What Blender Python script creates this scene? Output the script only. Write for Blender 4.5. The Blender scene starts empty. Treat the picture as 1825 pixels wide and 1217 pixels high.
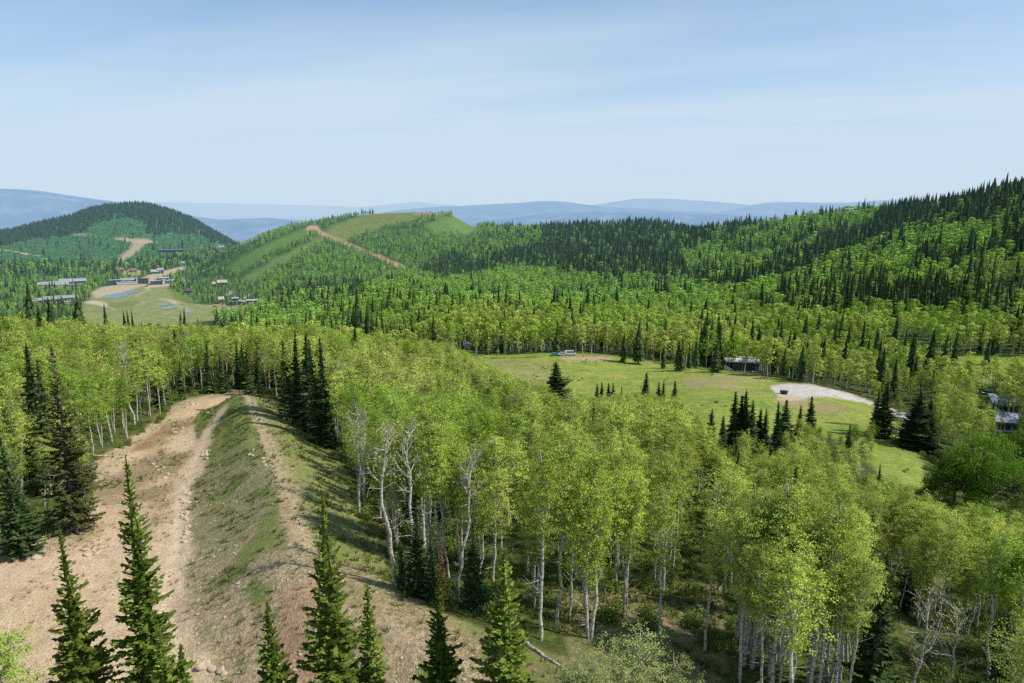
import bpy, bmesh, math, random, time
import numpy as np
from mathutils import Vector, Matrix

T0 = time.time()
SC = bpy.context.scene
COL = SC.collection
RS = np.random.RandomState(7)
random.seed(7)

# ------------------------------------------------------------------ camera model (a drone some 32 m above the slope)
PW, PH, F = 1825.0, 1217.0, 1217.0
TH = math.radians(11.0)
CT, ST = math.cos(TH), math.sin(TH)

def ray(u, v):
    u = np.asarray(u, float); v = np.asarray(v, float)
    xc = (u - PW / 2) / F; yc = (PH / 2 - v) / F
    return xc, CT + yc * ST, -ST + yc * CT

def az_t(u, v):
    x, y, z = ray(u, v)
    return np.arctan2(x, y), z / np.hypot(x, y)

def project(x, y, z):
    zc = y * CT - z * ST
    zc = np.where(np.abs(zc) < 1e-6, 1e-6, zc)
    yc = y * ST + z * CT
    return PW / 2 + F * x / zc, PH / 2 - F * yc / zc, zc

# ------------------------------------------------------------------ noise
_TAB = np.random.RandomState(11).rand(512, 512)

def vnoise(x, y):
    xi = np.floor(x).astype(np.int64); yi = np.floor(y).astype(np.int64)
    fx = x - xi; fy = y - yi
    fx = fx * fx * (3 - 2 * fx); fy = fy * fy * (3 - 2 * fy)
    a = _TAB[xi & 511, yi & 511]; b = _TAB[(xi + 1) & 511, yi & 511]
    c = _TAB[xi & 511, (yi + 1) & 511]; d = _TAB[(xi + 1) & 511, (yi + 1) & 511]
    return (a + (b - a) * fx) * (1 - fy) + (c + (d - c) * fx) * fy

def fbm(x, y, s, octv=4, gain=.5):
    x = np.asarray(x, float); y = np.asarray(y, float)
    t = 0; a = 1.0; n = 0; k = 1.0 / s
    for o in range(octv):
        t = t + a * (vnoise(x * k + 17.3 * o, y * k - 9.7 * o) - .5); n += a
        a *= gain; k *= 2.03
    return t / n * 2

def sstep(a, b, x):
    t = np.clip((np.asarray(x, float) - a) / (b - a), 0, 1)
    return t * t * (3 - 2 * t)

def inpoly(poly, u, v):
    ins = np.zeros(u.shape, bool)
    n = len(poly)
    for i in range(n):
        x1, y1 = poly[i]; x2, y2 = poly[(i + 1) % n]
        if y1 == y2:
            continue
        c = ((y1 > v) != (y2 > v))
        ins ^= c & (u < (x2 - x1) * (v - y1) / (y2 - y1) + x1)
    return ins

def polydist(pts, x, y):
    """distance to a world polyline and the signed side (+ = right of travel)"""
    best = np.full(x.shape, 1e9); side = np.zeros(x.shape)
    for (x1, y1), (x2, y2) in zip(pts[:-1], pts[1:]):
        dx, dy = x2 - x1, y2 - y1
        L2 = dx * dx + dy * dy + 1e-9
        t = np.clip(((x - x1) * dx + (y - y1) * dy) / L2, 0, 1)
        px, py = x - (x1 + t * dx), y - (y1 + t * dy)
        d = np.hypot(px, py)
        s = np.sign(px * dy - py * dx)
        m = d < best
        best = np.where(m, d, best); side = np.where(m, s, side)
    return best, side

# ------------------------------------------------------------------ terrain: one polar height field
def V(r, v): return (r, 'v', v)
def Z(r, z): return (r, 'z', z)
TAIL = [Z(6000, -450), Z(80000, -450)]
PROF = {
 -250: [Z(2,-31), Z(45,-32.5), Z(85,-34.5), Z(130,-37), Z(180,-39), Z(240,-41), Z(320,-62), Z(500,-105), Z(800,-123), Z(965,-121), Z(1400,-121), V(1600,478), V(2100,450), V(2600,428), Z(3200,-200)],
 0: [Z(2,-31), Z(45,-32.5), Z(85,-34.5), Z(130,-37), Z(180,-39), Z(240,-41), Z(320,-62), Z(500,-105), Z(800,-123), Z(965,-121), Z(1400,-121), V(1600,480), V(2100,445), V(2600,420), Z(3200,-200)],
 110: [Z(2,-31), Z(45,-32.7), Z(85,-35), Z(130,-38.5), Z(180,-42), Z(240,-43.5), Z(320,-64), Z(500,-107), Z(800,-124), Z(965,-121), Z(1400,-121), V(1600,480), V(2100,442), V(2600,400), Z(3200,-180)],
 200: [Z(2,-31), Z(49,-33), Z(85,-35.4), Z(130,-40.5), Z(175,-44.5), Z(235,-45.5), Z(300,-66), Z(500,-110), Z(800,-125), Z(965,-121), Z(1400,-121), V(1600,480), V(2100,432), V(2600,375), Z(3200,-150)],
 260: [Z(2,-31), Z(49,-33), Z(85,-35.5), Z(130,-41), Z(175,-45.5), Z(235,-46.5), Z(300,-66), Z(500,-110), Z(800,-125), Z(965,-121), Z(1400,-121), V(1600,480), V(2100,430), V(2600,368), Z(3200,-150)],
 340: [Z(2,-31), Z(49,-33.2), Z(85,-36), Z(130,-41.5), Z(172,-45.5), Z(235,-47.5), Z(300,-66), Z(500,-108), Z(800,-123), Z(1000,-122), Z(1250,-122), V(1420,490), Z(1650,-118), V(2100,442), V(2600,386), Z(3200,-180)],
 385: [Z(2,-31), Z(49,-33.3), Z(85,-36.5), Z(130,-41.8), Z(172,-45.5), Z(235,-48), Z(310,-68), Z(500,-107), Z(800,-122), Z(1000,-122), Z(1150,-120), V(1300,488), V(1440,462), Z(1700,-130), Z(2100,-105), V(2600,412), Z(3200,-200)],
 430: [Z(2,-31), Z(49,-33.5), Z(85,-37), Z(130,-42), Z(170,-45.5), Z(235,-49), Z(320,-70), Z(500,-105), Z(800,-122), Z(1000,-122), V(1150,505), V(1300,470), V(1450,442), Z(1700,-140), Z(2100,-125), V(2600,440), Z(3200,-220)],
 490: [Z(2,-31), Z(49,-33.7), Z(85,-37.3), Z(130,-42.3), Z(170,-45.8), Z(235,-50), Z(320,-71), Z(470,-100), Z(700,-113), V(900,540), V(1120,500), V(1320,450), V(1530,419), Z(1750,-100), Z(2200,-180), Z(3200,-300)],
 560: [Z(2,-31), Z(49,-34), Z(85,-38), Z(119,-42), Z(170,-46), Z(235,-51), Z(320,-72), Z(450,-95), Z(600,-103), V(750,555), V(900,530), V(1100,490), V(1300,450), V(1500,415), V(1600,399), Z(1800,-60), Z(2300,-200), Z(3200,-300)],
 640: [Z(2,-31), Z(49,-34.2), Z(67,-36.3), Z(85,-38.8), Z(119,-43.5), Z(170,-48.5), Z(235,-53), Z(320,-72), Z(450,-92), V(600,566), V(750,544), V(900,520), V(1100,487), V(1300,447), V(1500,412), V(1690,385), Z(1900,-45), Z(2300,-190), Z(3200,-300)],
 700: [Z(2,-31), Z(49,-34.5), Z(67,-36.5), Z(85,-39.8), Z(119,-45), Z(170,-51), Z(240,-56), Z(320,-72), Z(450,-90), V(600,560), V(750,535), V(900,510), V(1100,485), V(1300,445), V(1500,409), V(1700,379), Z(1900,-40), Z(2300,-180), Z(3200,-300)],
 760: [Z(2,-31), Z(49,-34.7), Z(67,-37), Z(100,-42.5), Z(150,-49.5), Z(200,-54), Z(270,-62), Z(450,-83), V(600,558), V(770,532), V(950,502), V(1150,473), V(1300,440), V(1500,406), V(1700,378), Z(1900,-40), Z(2300,-180), Z(3200,-300)],
 800: [Z(2,-31), Z(49,-34.8), Z(67,-37.2), Z(100,-43), Z(150,-50), Z(200,-55), Z(290,-64), V(450,577), V(600,556), V(780,530), V(970,500), V(1170,470), V(1300,438), V(1500,407), V(1700,383), Z(1900,-60), Z(2300,-200), Z(3200,-300)],
 850: [Z(2,-31), Z(49,-35), Z(67,-37.5), Z(100,-44), Z(150,-51), Z(200,-56), Z(240,-61), Z(300,-66), V(450,575), V(600,553), V(800,527), V(1000,495), V(1200,462), V(1500,418), V(1700,404), Z(2000,-90), Z(3200,-300)],
 1000: [Z(2,-31), Z(49,-35.5), Z(67,-38.5), Z(100,-45), Z(150,-53), Z(200,-59), V(240,690), V(300,632), Z(360,-70), V(450,580), V(600,560), V(750,535), V(900,500), V(1100,470), V(1300,430), V(1500,409), Z(1700,-60), Z(2300,-200), Z(3200,-300)],
 1150: [Z(2,-31), Z(49,-36), Z(67,-39), Z(100,-46), Z(150,-55), Z(200,-60), V(240,692), V(300,645), V(340,628), V(450,590), V(600,560), V(750,530), V(900,495), V(1100,455), V(1300,420), V(1450,405), Z(1700,-60), Z(2300,-200), Z(3200,-300)],
 1300: [Z(2,-32), Z(49,-36.5), Z(67,-39.5), Z(100,-46.5), Z(150,-54), V(190,740), V(220,705), V(280,660), V(320,648), V(400,610), V(500,575), V(650,530), V(850,480), V(1000,444), V(1150,411), Z(1400,-60), Z(2300,-200), Z(3200,-300)],
 1450: [Z(2,-32), Z(49,-37), Z(67,-40), Z(100,-47.5), Z(150,-55.5), V(205,745), V(240,700), V(256,686), Z(330,-69), V(400,615), V(500,570), V(650,515), V(800,460), V(950,420), V(1060,399), Z(1400,-50), Z(2300,-200), Z(3200,-300)],
 1600: [Z(2,-32), Z(49,-37.5), Z(67,-41), Z(100,-48), Z(140,-54), V(185,800), V(215,755), Z(260,-64.5), V(330,650), V(370,622), V(430,590), V(500,555), V(600,510), V(720,455), V(850,408), V(950,387), Z(1300,-20), Z(2300,-200), Z(3200,-300)],
 1750: [Z(2,-32), Z(49,-38), Z(67,-42), Z(100,-49.5), Z(140,-55), Z(190,-60), V(240,748), V(300,682), V(350,648), V(420,600), V(480,560), V(560,500), V(660,430), V(760,384), V(820,360), Z(1100,0), Z(2300,-100), Z(3200,-300)],
 1825: [Z(2,-32), Z(49,-38), Z(67,-42), Z(100,-50), Z(140,-55.5), Z(190,-60), V(240,756), V(300,690), V(350,652), V(420,606), V(480,564), V(560,500), V(660,422), V(740,370), V(800,341), Z(1100,20), Z(2300,-60), Z(3200,-300)],
 2200: [Z(2,-32), Z(49,-38), Z(67,-42), Z(100,-50), Z(140,-55.5), Z(190,-60), V(240,760), V(300,690), V(350,650), V(420,600), V(480,552), V(560,480), V(660,395), V(740,340), V(800,310), Z(1100,60), Z(2300,-20), Z(3200,-300)],
}
NAZ, NR = 860, 760
AZ = np.radians(np.linspace(-60, 60, NAZ))
RR = np.concatenate([np.array([0.5, 2.5]), np.geomspace(5, 3600, NR - 2)])
LR = np.log(RR)

def hermite(xk, yk, x):
    xk = np.array(xk); yk = np.array(yk)
    h = np.diff(xk); d = np.diff(yk) / h
    m = np.zeros_like(yk)
    m[1:-1] = np.where(d[:-1] * d[1:] > 0, 2 * d[:-1] * d[1:] / (d[:-1] + d[1:] + 1e-12 * np.sign(d[:-1] + d[1:] + 1e-20)), 0)
    m[0] = d[0]; m[-1] = d[-1]
    i = np.clip(np.searchsorted(xk, x) - 1, 0, len(h) - 1)
    t = (x - xk[i]) / h[i]
    return ((2*t**3 - 3*t**2 + 1) * yk[i] + (t**3 - 2*t**2 + t) * h[i] * m[i] + (-2*t**3 + 3*t**2) * yk[i+1] + (t**3 - t**2) * h[i] * m[i+1])

us = sorted(PROF)
azk = np.array([az_t(u, 550)[0] for u in us])
cols = []
for u in us:
    ks = PROF[u] + TAIL
    zs = [k[2] if k[1] == 'z' else float(az_t(u, k[2])[1]) * k[0] for k in ks]
    cols.append(hermite([math.log(k[0]) for k in ks], zs, LR))
cols = np.array(cols)
ZG = np.zeros((NAZ, NR))
for j in range(NR):
    ZG[:, j] = hermite(azk, cols[:, j], np.clip(AZ, azk[0], azk[-1]))
AZG, RG = np.meshgrid(AZ, RR, indexing='ij')
XG, YG = RG * np.sin(AZG), RG * np.cos(AZG)
ZBASE = ZG.copy()

def height(x, y, grid=None):
    g = ZG if grid is None else grid
    x = np.asarray(x, float); y = np.asarray(y, float)
    a = np.arctan2(x, y); r = np.hypot(x, y)
    fa = np.clip((a - AZ[0]) / (AZ[1] - AZ[0]), 0, NAZ - 1.001)
    fr = np.interp(np.log(np.maximum(r, .5)), LR, np.arange(NR)).clip(0, NR - 1.001)
    i = fa.astype(int); j = fr.astype(int); p = fa - i; q = fr - j
    return (g[i, j] * (1-p) * (1-q) + g[i+1, j] * p * (1-q) + g[i, j+1] * (1-p) * q + g[i+1, j+1] * p * q)

def unproj(u, v, lift=0.0, rmin=5, rmax=3500, grid=None):
    """first ground point met by the sight line through photo pixel (u, v)"""
    g = ZG if grid is None else grid
    a, t = az_t(u, v)
    fa = float(np.clip((a - AZ[0]) / (AZ[1] - AZ[0]), 0, NAZ - 1.001)); i = int(fa); p = fa - i
    zz = g[i] * (1 - p) + g[i + 1] * p + lift
    d = zz - t * RR
    ok = (RR > rmin) & (RR < rmax)
    idx = np.where((d[1:] >= 0) & (d[:-1] < 0) & ok[1:])[0]
    if len(idx) == 0:
        j = int(np.argmax(np.where(ok, zz / RR, -9))); r = RR[j]
    else:
        j = idx[0]; k = -d[j] / (d[j + 1] - d[j]); r = RR[j] + k * (RR[j + 1] - RR[j])
    return r * math.sin(a), r * math.cos(a)

# the berm beside the trail
CREST_PX = [(432, 703), (448, 745), (470, 800), (492, 858), (512, 930), (535, 1005), (640, 1085), (740, 1130), (850, 1180), (1000, 1260)]
CREST = [unproj(u, v, lift=3.6, grid=ZBASE) for u, v in CREST_PX][::-1]
D, S = polydist(CREST, XG, YG)
ends = sstep(176, 160, RG)
berm = np.where(S < 0, 5.0 * np.exp(-(D / 6.8) ** 2) - 1.2, 5.0 * np.exp(-(D / 11) ** 2) - 1.2 * sstep(26, 8, D)) * ends
berm = np.where((S < 0), berm + 1.2 * sstep(30, 46, D) * ends, berm)
ZG = ZG + berm * sstep(20, 34, RG)
# relief
rough = .30 * fbm(XG, YG, 9, 3) + .10 * fbm(XG + 50, YG, 2.2, 2) * sstep(300, 120, RG)
rough += 1.6 * fbm(XG, YG + 300, 45, 3) * sstep(160, 420, RG) + 7 * fbm(XG + 900, YG, 190, 4) * sstep(420, 1000, RG)
valley = sstep(860, 980, RG) * sstep(1500, 1340, RG) * sstep(math.radians(-12), math.radians(-19), AZG)
mead = sstep(190, 220, RG) * sstep(345, 300, RG) * sstep(math.radians(-4), math.radians(0), AZG)
rough *= (1 - .93 * valley) * (1 - .6 * mead)
ZG = ZG + rough * sstep(6, 25, RG)
UG, VG, _ = project(XG, YG, ZG)

# terrain visibility from the viewpoint: running maximum of the slope along each bearing
TG = ZG / RG
TMAX = np.maximum.accumulate(TG, axis=1)
def seen_slack(x, y, z):
    """how far (in metres) the point (x, y, z) clears the nearer terrain (negative: hidden)"""
    a = np.arctan2(x, y); r = np.hypot(x, y)
    fa = np.clip((a - AZ[0]) / (AZ[1] - AZ[0]), 0, NAZ - 1.001).astype(int)
    fr = np.interp(np.log(r * .985), LR, np.arange(NR)).astype(int)
    return z - TMAX[fa, fr] * r
# ------------------------------------------------------------------ land cover, read off the ground itself
NU = UG + fbm(XG, YG, 7, 3) * 9 + 0 * UG
NV = VG + fbm(XG + 500, YG, 7, 3) * 7
far = sstep(300, 600, RG)
NU = np.where(far > 0, UG + fbm(XG, YG, 40, 3) * 7, NU)
NV = np.where(far > 0, VG + fbm(XG + 500, YG, 40, 3) * 3, NV)
front = YG > 1.0

BARE = np.zeros((NAZ, NR, 3)); GREEN = np.zeros((NAZ, NR, 3)); AMT = np.zeros((NAZ, NR))
BARE[:] = (.12, .09, .05); GREEN[:] = (.075, .115, .022); AMT[:] = .62
CLS = np.zeros((NAZ, NR), int)        # 0 ground 1 dirt path 2 meadow 3 gravel road 4 dirt road 5 hill
CLS[RG > 900] = 5
n1 = fbm(XG, YG, 14, 4); n2 = fbm(XG + 77, YG + 31, 4, 3)

def put(mask, bare=None, green=None, amt=None, cls=None):
    m = np.clip(np.asarray(mask, float), 0, 1)
    for A, c in ((BARE, bare), (GREEN, green)):
        if c is not None:
            A += (np.array(c) - A) * m[..., None]
    if amt is not None:
        AMT[:] = AMT + (amt - AMT) * m
    if cls is not None:
        CLS[m > .5] = cls

def P(poly, r0, r1, noisy=True):
    return (inpoly(poly, NU if noisy else UG, NV if noisy else VG) & (RG > r0) & (RG < r1) & front)

# far forest floors and brush
put(RG > 300, bare=(.11, .10, .05), green=(.06, .105, .025), amt=.8)
put(RG > 700, green=(.05, .10, .026), amt=.85)
brushhill = (RG > 1480) & (AZG < math.radians(-19.5))
put(brushhill, bare=(.12, .12, .06), green=(.075, .18, .070), amt=.93)

# open ski slope with the trail, and the berm
OPEN_NEAR = [(-60, 1005), (20, 985), (60, 955), (130, 930), (160, 870), (150, 835), (200, 800), (240, 770), (290, 735), (330, 705), (420, 692), (490, 703), (525, 735),
             (548, 775), (600, 800), (636, 870), (652, 925), (690, 990), (700, 1040), (770, 1085), (850, 1115), (950, 1150), (1040, 1217), (1120, 1330), (-100, 1500), (-60, 1200)]
opn = P(OPEN_NEAR, 3, 190)
put(opn, bare=(.50, .385, .24), green=(.155, .185, .052), amt=.33)
put(RG < 46, bare=(.36, .265, .155), green=(.12, .16, .04), amt=.45)
D, S = polydist(CREST, XG, YG)
rightside = opn & (S > 0) & (YG > 30)
put(rightside * sstep(0, 4, D), green=(.20, .235, .065), amt=.66 + 0 * D)
put(rightside * sstep(.45, .75, n1 + .40 * sstep(95, 62, RG)), bare=(.40, .29, .17), amt=.40)
leftface = (S < 0) & (D < 13.5 + n1 * 1.5) & (YG > 30) & (RG < 178) & opn
put(leftface, bare=(.41, .325, .20), green=(.190, .205, .075), amt=.52)
put(leftface * sstep(90, 140, RG), green=(.175, .22, .058), amt=.74)
put(leftface * sstep(80, 55, RG), bare=(.47, .355, .22), amt=.38)
put(leftface * sstep(.0, .5, n2) * sstep(6, 1, np.abs(D - 4)), green=(.15, .20, .05), amt=.74)
put((np.abs(D * np.sign(S) - .2) < .35 + n2 * .9) & (RG < 150) & (RG > 45) & (n1 > -.25), bare=(.43, .32, .20), amt=.36)
TRAIL = [(-80, 1010), (60, 985), (140, 945), (175, 860), (250, 790), (320, 730), (372, 705), (412, 703), (420, 715), (400, 760), (378, 820), (345, 875), (333, 950), (330, 1040), (318, 1120), (350, 1217), (380, 1400), (-100, 1500)]
trail = P(TRAIL, 3, 180) & (S < 0) & (D > 10 + n1)
put(trail, bare=(.60, .435, .265), green=(.22, .215, .085), amt=.24 + .12 * n1, cls=1)
n3 = fbm(XG + YG * .16, YG * .10, 1.1, 3); n4 = fbm(XG + YG * .16 + 60, YG * .16, 2.6, 3)
put(trail * sstep(.15, .55, n3) * .55, bare=(.44, .32, .20))
put(trail * sstep(.15, .5, n4) * .6, bare=(.66, .53, .36))
put(trail * sstep(.05, .35, n1) * sstep(70, 95, RG), bare=(.37, .26, .155), amt=.42)
red = trail & P([(-60, 1020), (230, 950), (260, 1100), (180, 1130), (-60, 1120)], 3, 120)
put(red * sstep(-.2, .2, n1), bare=(.60, .43, .285), amt=.14)
put(trail & P([(200, 780), (300, 750), (270, 800), (210, 815)], 3, 190), bare=(.30, .185, .095), amt=.1)
PATHC = [unproj(*p) for p in [(398, 725), (372, 765), (352, 815), (325, 870), (314, 930), (309, 990), (292, 1045), (296, 1110), (318, 1180), (335, 1260)]]
Dp, _ = polydist(PATHC, XG, YG)
put(sstep(2.3, .4, Dp + n2 * 1.3 + n1 * .8) * .8 * (opn & (RG > 35)), bare=(.70, .54, .35), amt=.06)
CLS[(Dp < 2.2) & opn & (RG > 35)] = 1
put(opn & P([(480, 1020), (560, 1040), (620, 1120), (560, 1217), (470, 1217)], 3, 80) & (n1 > .1), bare=(.43, .28, .17), amt=.26)
put(sstep(.34, .12, np.abs(Dp - .85) + n2 * .12) * .55 * (opn & (RG > 40)), bare=(.46, .34, .21), amt=.05)
# grass under the aspens on the right front
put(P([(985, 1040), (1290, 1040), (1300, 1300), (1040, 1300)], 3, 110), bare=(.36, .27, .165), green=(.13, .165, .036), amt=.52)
# meadow
MEADOW = [(850, 632), (1000, 628), (1100, 634), (1200, 645), (1300, 660), (1370, 672), (1440, 690), (1545, 712), (1580, 740), (1640, 800), (1655, 875), (1580, 862), (1535, 800), (1440, 765), (1300, 790), (1245, 770), (1100, 730), (950, 730), (880, 700)]
mdw = P(MEADOW, 140, 345)
put(mdw, bare=(.34, .27, .16), green=(.245, .295, .060), amt=.84 - .28 * n1, cls=2)
put(mdw & P([(870, 640), (980, 645), (1010, 690), (960, 730), (880, 700)], 140, 345), green=(.26, .27, .085), amt=.72)
put(mdw & P([(990, 636), (1090, 634), (1090, 643), (1000, 642)], 140, 345, False), bare=(.42, .30, .19), amt=.15)
put(mdw & P([(1205, 672), (1300, 668), (1375, 676), (1370, 700), (1290, 695), (1215, 690)], 140, 345) & (n1 > -.2), bare=(.40, .30, .19), amt=.50)
put(mdw & P([(1380, 715), (1440, 705), (1520, 722), (1500, 740), (1420, 735)], 140, 345) & (n1 > -.1), bare=(.36, .27, .17), amt=.48)
LOT = [(1369, 688), (1400, 683), (1440, 684), (1500, 696), (1555, 716), (1640, 745), (1640, 760), (1540, 718), (1470, 707), (1420, 710), (1385, 704)]
lot = inpoly(LOT, UG, VG) & (RG > 140) & (RG < 345)
put(lot, bare=(.52, .48, .43), amt=0, cls=3)
put((inpoly([(1388, 703), (1430, 706), (1440, 712), (1400, 716), (1382, 712)], UG, VG) & (RG < 345)), bare=(.50, .38, .25), amt=.04)
RMEAD = [(1555, 598), (1600, 606), (1650, 620), (1700, 636), (1830, 632), (1990, 640), (1990, 700), (1830, 690), (1740, 678), (1660, 655), (1600, 640), (1560, 615)]
put(P(RMEAD, 250, 480), bare=(.3, .25, .14), green=(.20, .27, .042), amt=.95, cls=2)
ROADS = [([(1655, 662), (1700, 672), (1760, 679), (1830, 683), (1950, 690)], 2.3, (.55, .45, .35)),
         ([(1670, 662), (1650, 652), (1640, 655)], 3, (.45, .38, .28))]
for pts, w, c in ROADS:
    d_, _ = polydist([unproj(*p) for p in pts], XG, YG)
    put((d_ < w) & (RG > 200) & (RG < 480), bare=c, amt=0, cls=4)
# the far hills
DOME = [(572, 424), (590, 402), (640, 384), (700, 374), (760, 372), (803, 380), (760, 389), (735, 395), (690, 402), (650, 417), (612, 431)]
put(P(DOME, 1200, 1900, False), bare=(.30, .24, .13), green=(.165, .20, .055), amt=.8)
put(P([(755, 400), (785, 388), (812, 384), (856, 404), (840, 418), (770, 418)], 1200, 1900), green=(.13, .20, .045), amt=.92)
put(P([(700, 374), (800, 376), (800, 388), (770, 386), (720, 382)], 1200, 1900) & (n1 > -.1), bare=(.33, .22, .14), amt=.3)
SKI1 = [(402, 478), (440, 452), (500, 424), (540, 406), (562, 400), (574, 412), (535, 428), (490, 448), (455, 468), (425, 486)]
SKI2 = [(420, 506), (470, 472), (520, 446), (566, 420), (584, 424), (545, 446), (500, 472), (455, 502)]
SKI3 = [(636, 516), (675, 492), (703, 477), (712, 481), (690, 500), (655, 522)]
put(P(SKI1, 900, 1800, False), bare=(.2, .2, .08), green=(.11, .19, .035), amt=.95)
put(P(SKI2, 900, 1800), bare=(.24, .22, .10), green=(.135, .19, .05), amt=.85)
put(P(SKI3, 700, 1800), bare=(.24, .22, .10), green=(.13, .19, .045), amt=.85)
ROADS2 = [([(560, 402), (572, 416), (600, 427), (640, 442), (660, 452), (690, 463), (715, 474)], 7.5, (.50, .31, .19), 900, 1800),
          ([(715, 474), (740, 483), (768, 491)], 4, (.34, .27, .15), 900, 1800),
          ([(548, 410), (556, 402), (566, 403)], 8, (.48, .32, .2), 900, 1800),
          ([(868, 523), (880, 528), (876, 540)], 6, (.50, .38, .24), 500, 1000)]
for pts, w, c, r0, r1 in ROADS2:
    d_, _ = polydist([unproj(*p) for p in pts], XG, YG)
    put((d_ < w * (1 + .5 * n1)) & (RG > r0) & (RG < r1), bare=c, amt=.03, cls=4)
# left hill tracks
RUN = [(205, 421), (238, 425), (262, 424), (278, 432), (262, 435), (250, 447), (232, 461), (212, 470), (204, 470), (214, 455), (230, 441), (234, 433), (206, 428)]
put(P(RUN, 1500, 2700, False), bare=(.42, .34, .21), green=(.2, .22, .08), amt=.35, cls=4)
put(P([(200, 421), (240, 424), (275, 430), (262, 434), (235, 432), (205, 428)], 1500, 2700, False), bare=(.46, .33, .22), amt=.05)
for pts, w, c in [([(-40, 441), (30, 449), (76, 457)], 10, (.46, .38, .26)), ([(268, 431), (320, 435), (378, 438)], 9, (.42, .34, .22)),
                  ([(128, 416), (150, 419), (176, 421)], 10, (.4, .33, .22)), ([(336, 452), (350, 449), (362, 450)], 9, (.48, .36, .26))]:
    d_, _ = polydist([unproj(*p) for p in pts], XG, YG)
    put((d_ < w * (1.2 + .5 * n1)) & (RG > 1400) & (RG < 2700), bare=tuple(q * 1.15 for q in c), amt=.05)
put(P([(345, 405), (362, 404), (362, 417), (345, 417)], 1500, 2700) & (n1 > -.1), bare=(.5, .36, .26), amt=0)
put(P([(268, 402), (290, 402), (288, 416), (270, 416)], 1500, 2700) & (n1 > -.1), bare=(.26, .25, .2), amt=.2)
# valley floor with its park
VAL = [(140, 556), (160, 530), (175, 512), (240, 508), (300, 506), (314, 530), (332, 541), (400, 545), (445, 552), (400, 575), (330, 590), (200, 590), (140, 575)]
put(P(VAL, 800, 1500, False), bare=(.34, .30, .18), green=(.235, .255, .095), amt=.88, cls=2)
put(P([(310, 508), (330, 520), (350, 540), (312, 532), (300, 520)], 800, 1500, False), green=(.15, .22, .05), amt=.95)
put(P([(175, 545), (240, 535), (258, 538), (225, 548), (190, 552)], 800, 1500, False), green=(.17, .215, .06), amt=.95)
put(P([(160, 522), (178, 512), (240, 500), (268, 488), (300, 480), (336, 472), (330, 482), (300, 494), (270, 505), (232, 517), (190, 529), (170, 532)], 800, 1700, False), bare=(.46, .37, .25), amt=.12, cls=4)
put(P([(196, 484), (250, 480), (262, 486), (225, 494), (215, 491)], 800, 1900), bare=(.48, .37, .22), amt=.1, cls=4)
put(P([(268, 508), (310, 503), (308, 509), (250, 514)], 800, 1700, False), bare=(.52, .40, .30), amt=.05, cls=4)
for pts, w in [([(240, 530), (247, 524), (256, 520), (268, 517), (262, 514)], 2.2), ([(190, 554), (215, 549), (240, 545), (257, 539), (250, 536), (215, 533)], 2.4),
               ([(150, 538), (175, 543), (205, 550)], 3), ([(250, 530), (280, 531), (320, 538), (350, 543), (385, 547), (430, 551)], 3.0),
               ([(285, 533), (305, 537), (318, 545), (335, 551)], 2.2), ([(290, 560), (310, 555), (330, 552)], 2), ([(145, 540), (165, 536), (185, 543)], 6)]:
    d_, _ = polydist([unproj(*p) for p in pts], XG, YG)
    put((d_ < w) & (RG > 800) & (RG < 1600), bare=(.52, .43, .30), amt=.03, cls=4)
for pts, w, c in [([(372, 545), (395, 543), (430, 545), (455, 546)], 7, (.50, .36, .26)), ([(428, 534), (440, 528), (445, 524)], 4, (.6, .56, .5)),
                  ([(376, 508), (390, 506), (404, 503)], 5, (.45, .38, .28)), ([(312, 494), (328, 495), (333, 501), (326, 502)], 4, (.6, .58, .54)),
                  ([(405, 526), (410, 521), (412, 518)], 5, (.5, .38, .3)), ([(60, 548), (100, 547), (150, 545)], 5, (.5, .4, .3))]:
    d_, _ = polydist([unproj(*p) for p in pts], XG, YG)
    put((d_ < w) & (RG > 800) & (RG < 1700), bare=c, amt=.05)

for A in (BARE, GREEN):
    for k in range(3):
        A[1:-1, 1:-1] = (A[1:-1, 1:-1] * 2 + A[:-2, 1:-1] + A[2:, 1:-1] + A[1:-1, :-2] + A[1:-1, 2:]) / 6
for k in range(3):
    AMT[1:-1, 1:-1] = (AMT[1:-1, 1:-1] * 2 + AMT[:-2, 1:-1] + AMT[2:, 1:-1] + AMT[1:-1, :-2] + AMT[1:-1, 2:]) / 6
# ------------------------------------------------------------------ materials
def new_mat(name):
    m = bpy.data.materials.new(name); m.use_nodes = True
    nt = m.node_tree; nt.nodes.clear()
    return m, nt

def nd(nt, t, **kw):
    n = nt.nodes.new(t)
    for k, v in kw.items():
        if k.startswith('i_'):
            n.inputs[k[2:].replace('_', ' ')].default_value = v
        else:
            setattr(n, k, v)
    return n

def mixc(nt, fac, a, b, blend='MIX'):
    n = nd(nt, 'ShaderNodeMix', data_type='RGBA', blend_type=blend)
    for s, val in ((0, fac), (6, a), (7, b)):
        if isinstance(val, bpy.types.NodeSocket):
            nt.links.new(val, n.inputs[s])
        else:
            n.inputs[s].default_value = val if s == 0 else (*val[:3], 1)
    return n.outputs[2]

def mth(nt, op, a, b=0.0, clamp=False):
    n = nd(nt, 'ShaderNodeMath', operation=op, use_clamp=clamp)
    for s, val in ((0, a), (1, b)):
        if isinstance(val, bpy.types.NodeSocket):
            nt.links.new(val, n.inputs[s])
        else:
            n.inputs[s].default_value = val
    return n.outputs[0]

def ramp(nt, fac, pts, interp='LINEAR'):
    n = nd(nt, 'ShaderNodeValToRGB'); cr = n.color_ramp; cr.interpolation = interp
    while len(cr.elements) < len(pts):
        cr.elements.new(.5)
    for e, (p, c) in zip(cr.elements, pts):
        e.position = p; e.color = (*c[:3], 1) if not isinstance(c, (int, float)) else (c, c, c, 1)
    nt.links.new(fac, n.inputs[0])
    return n.outputs[0]

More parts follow.
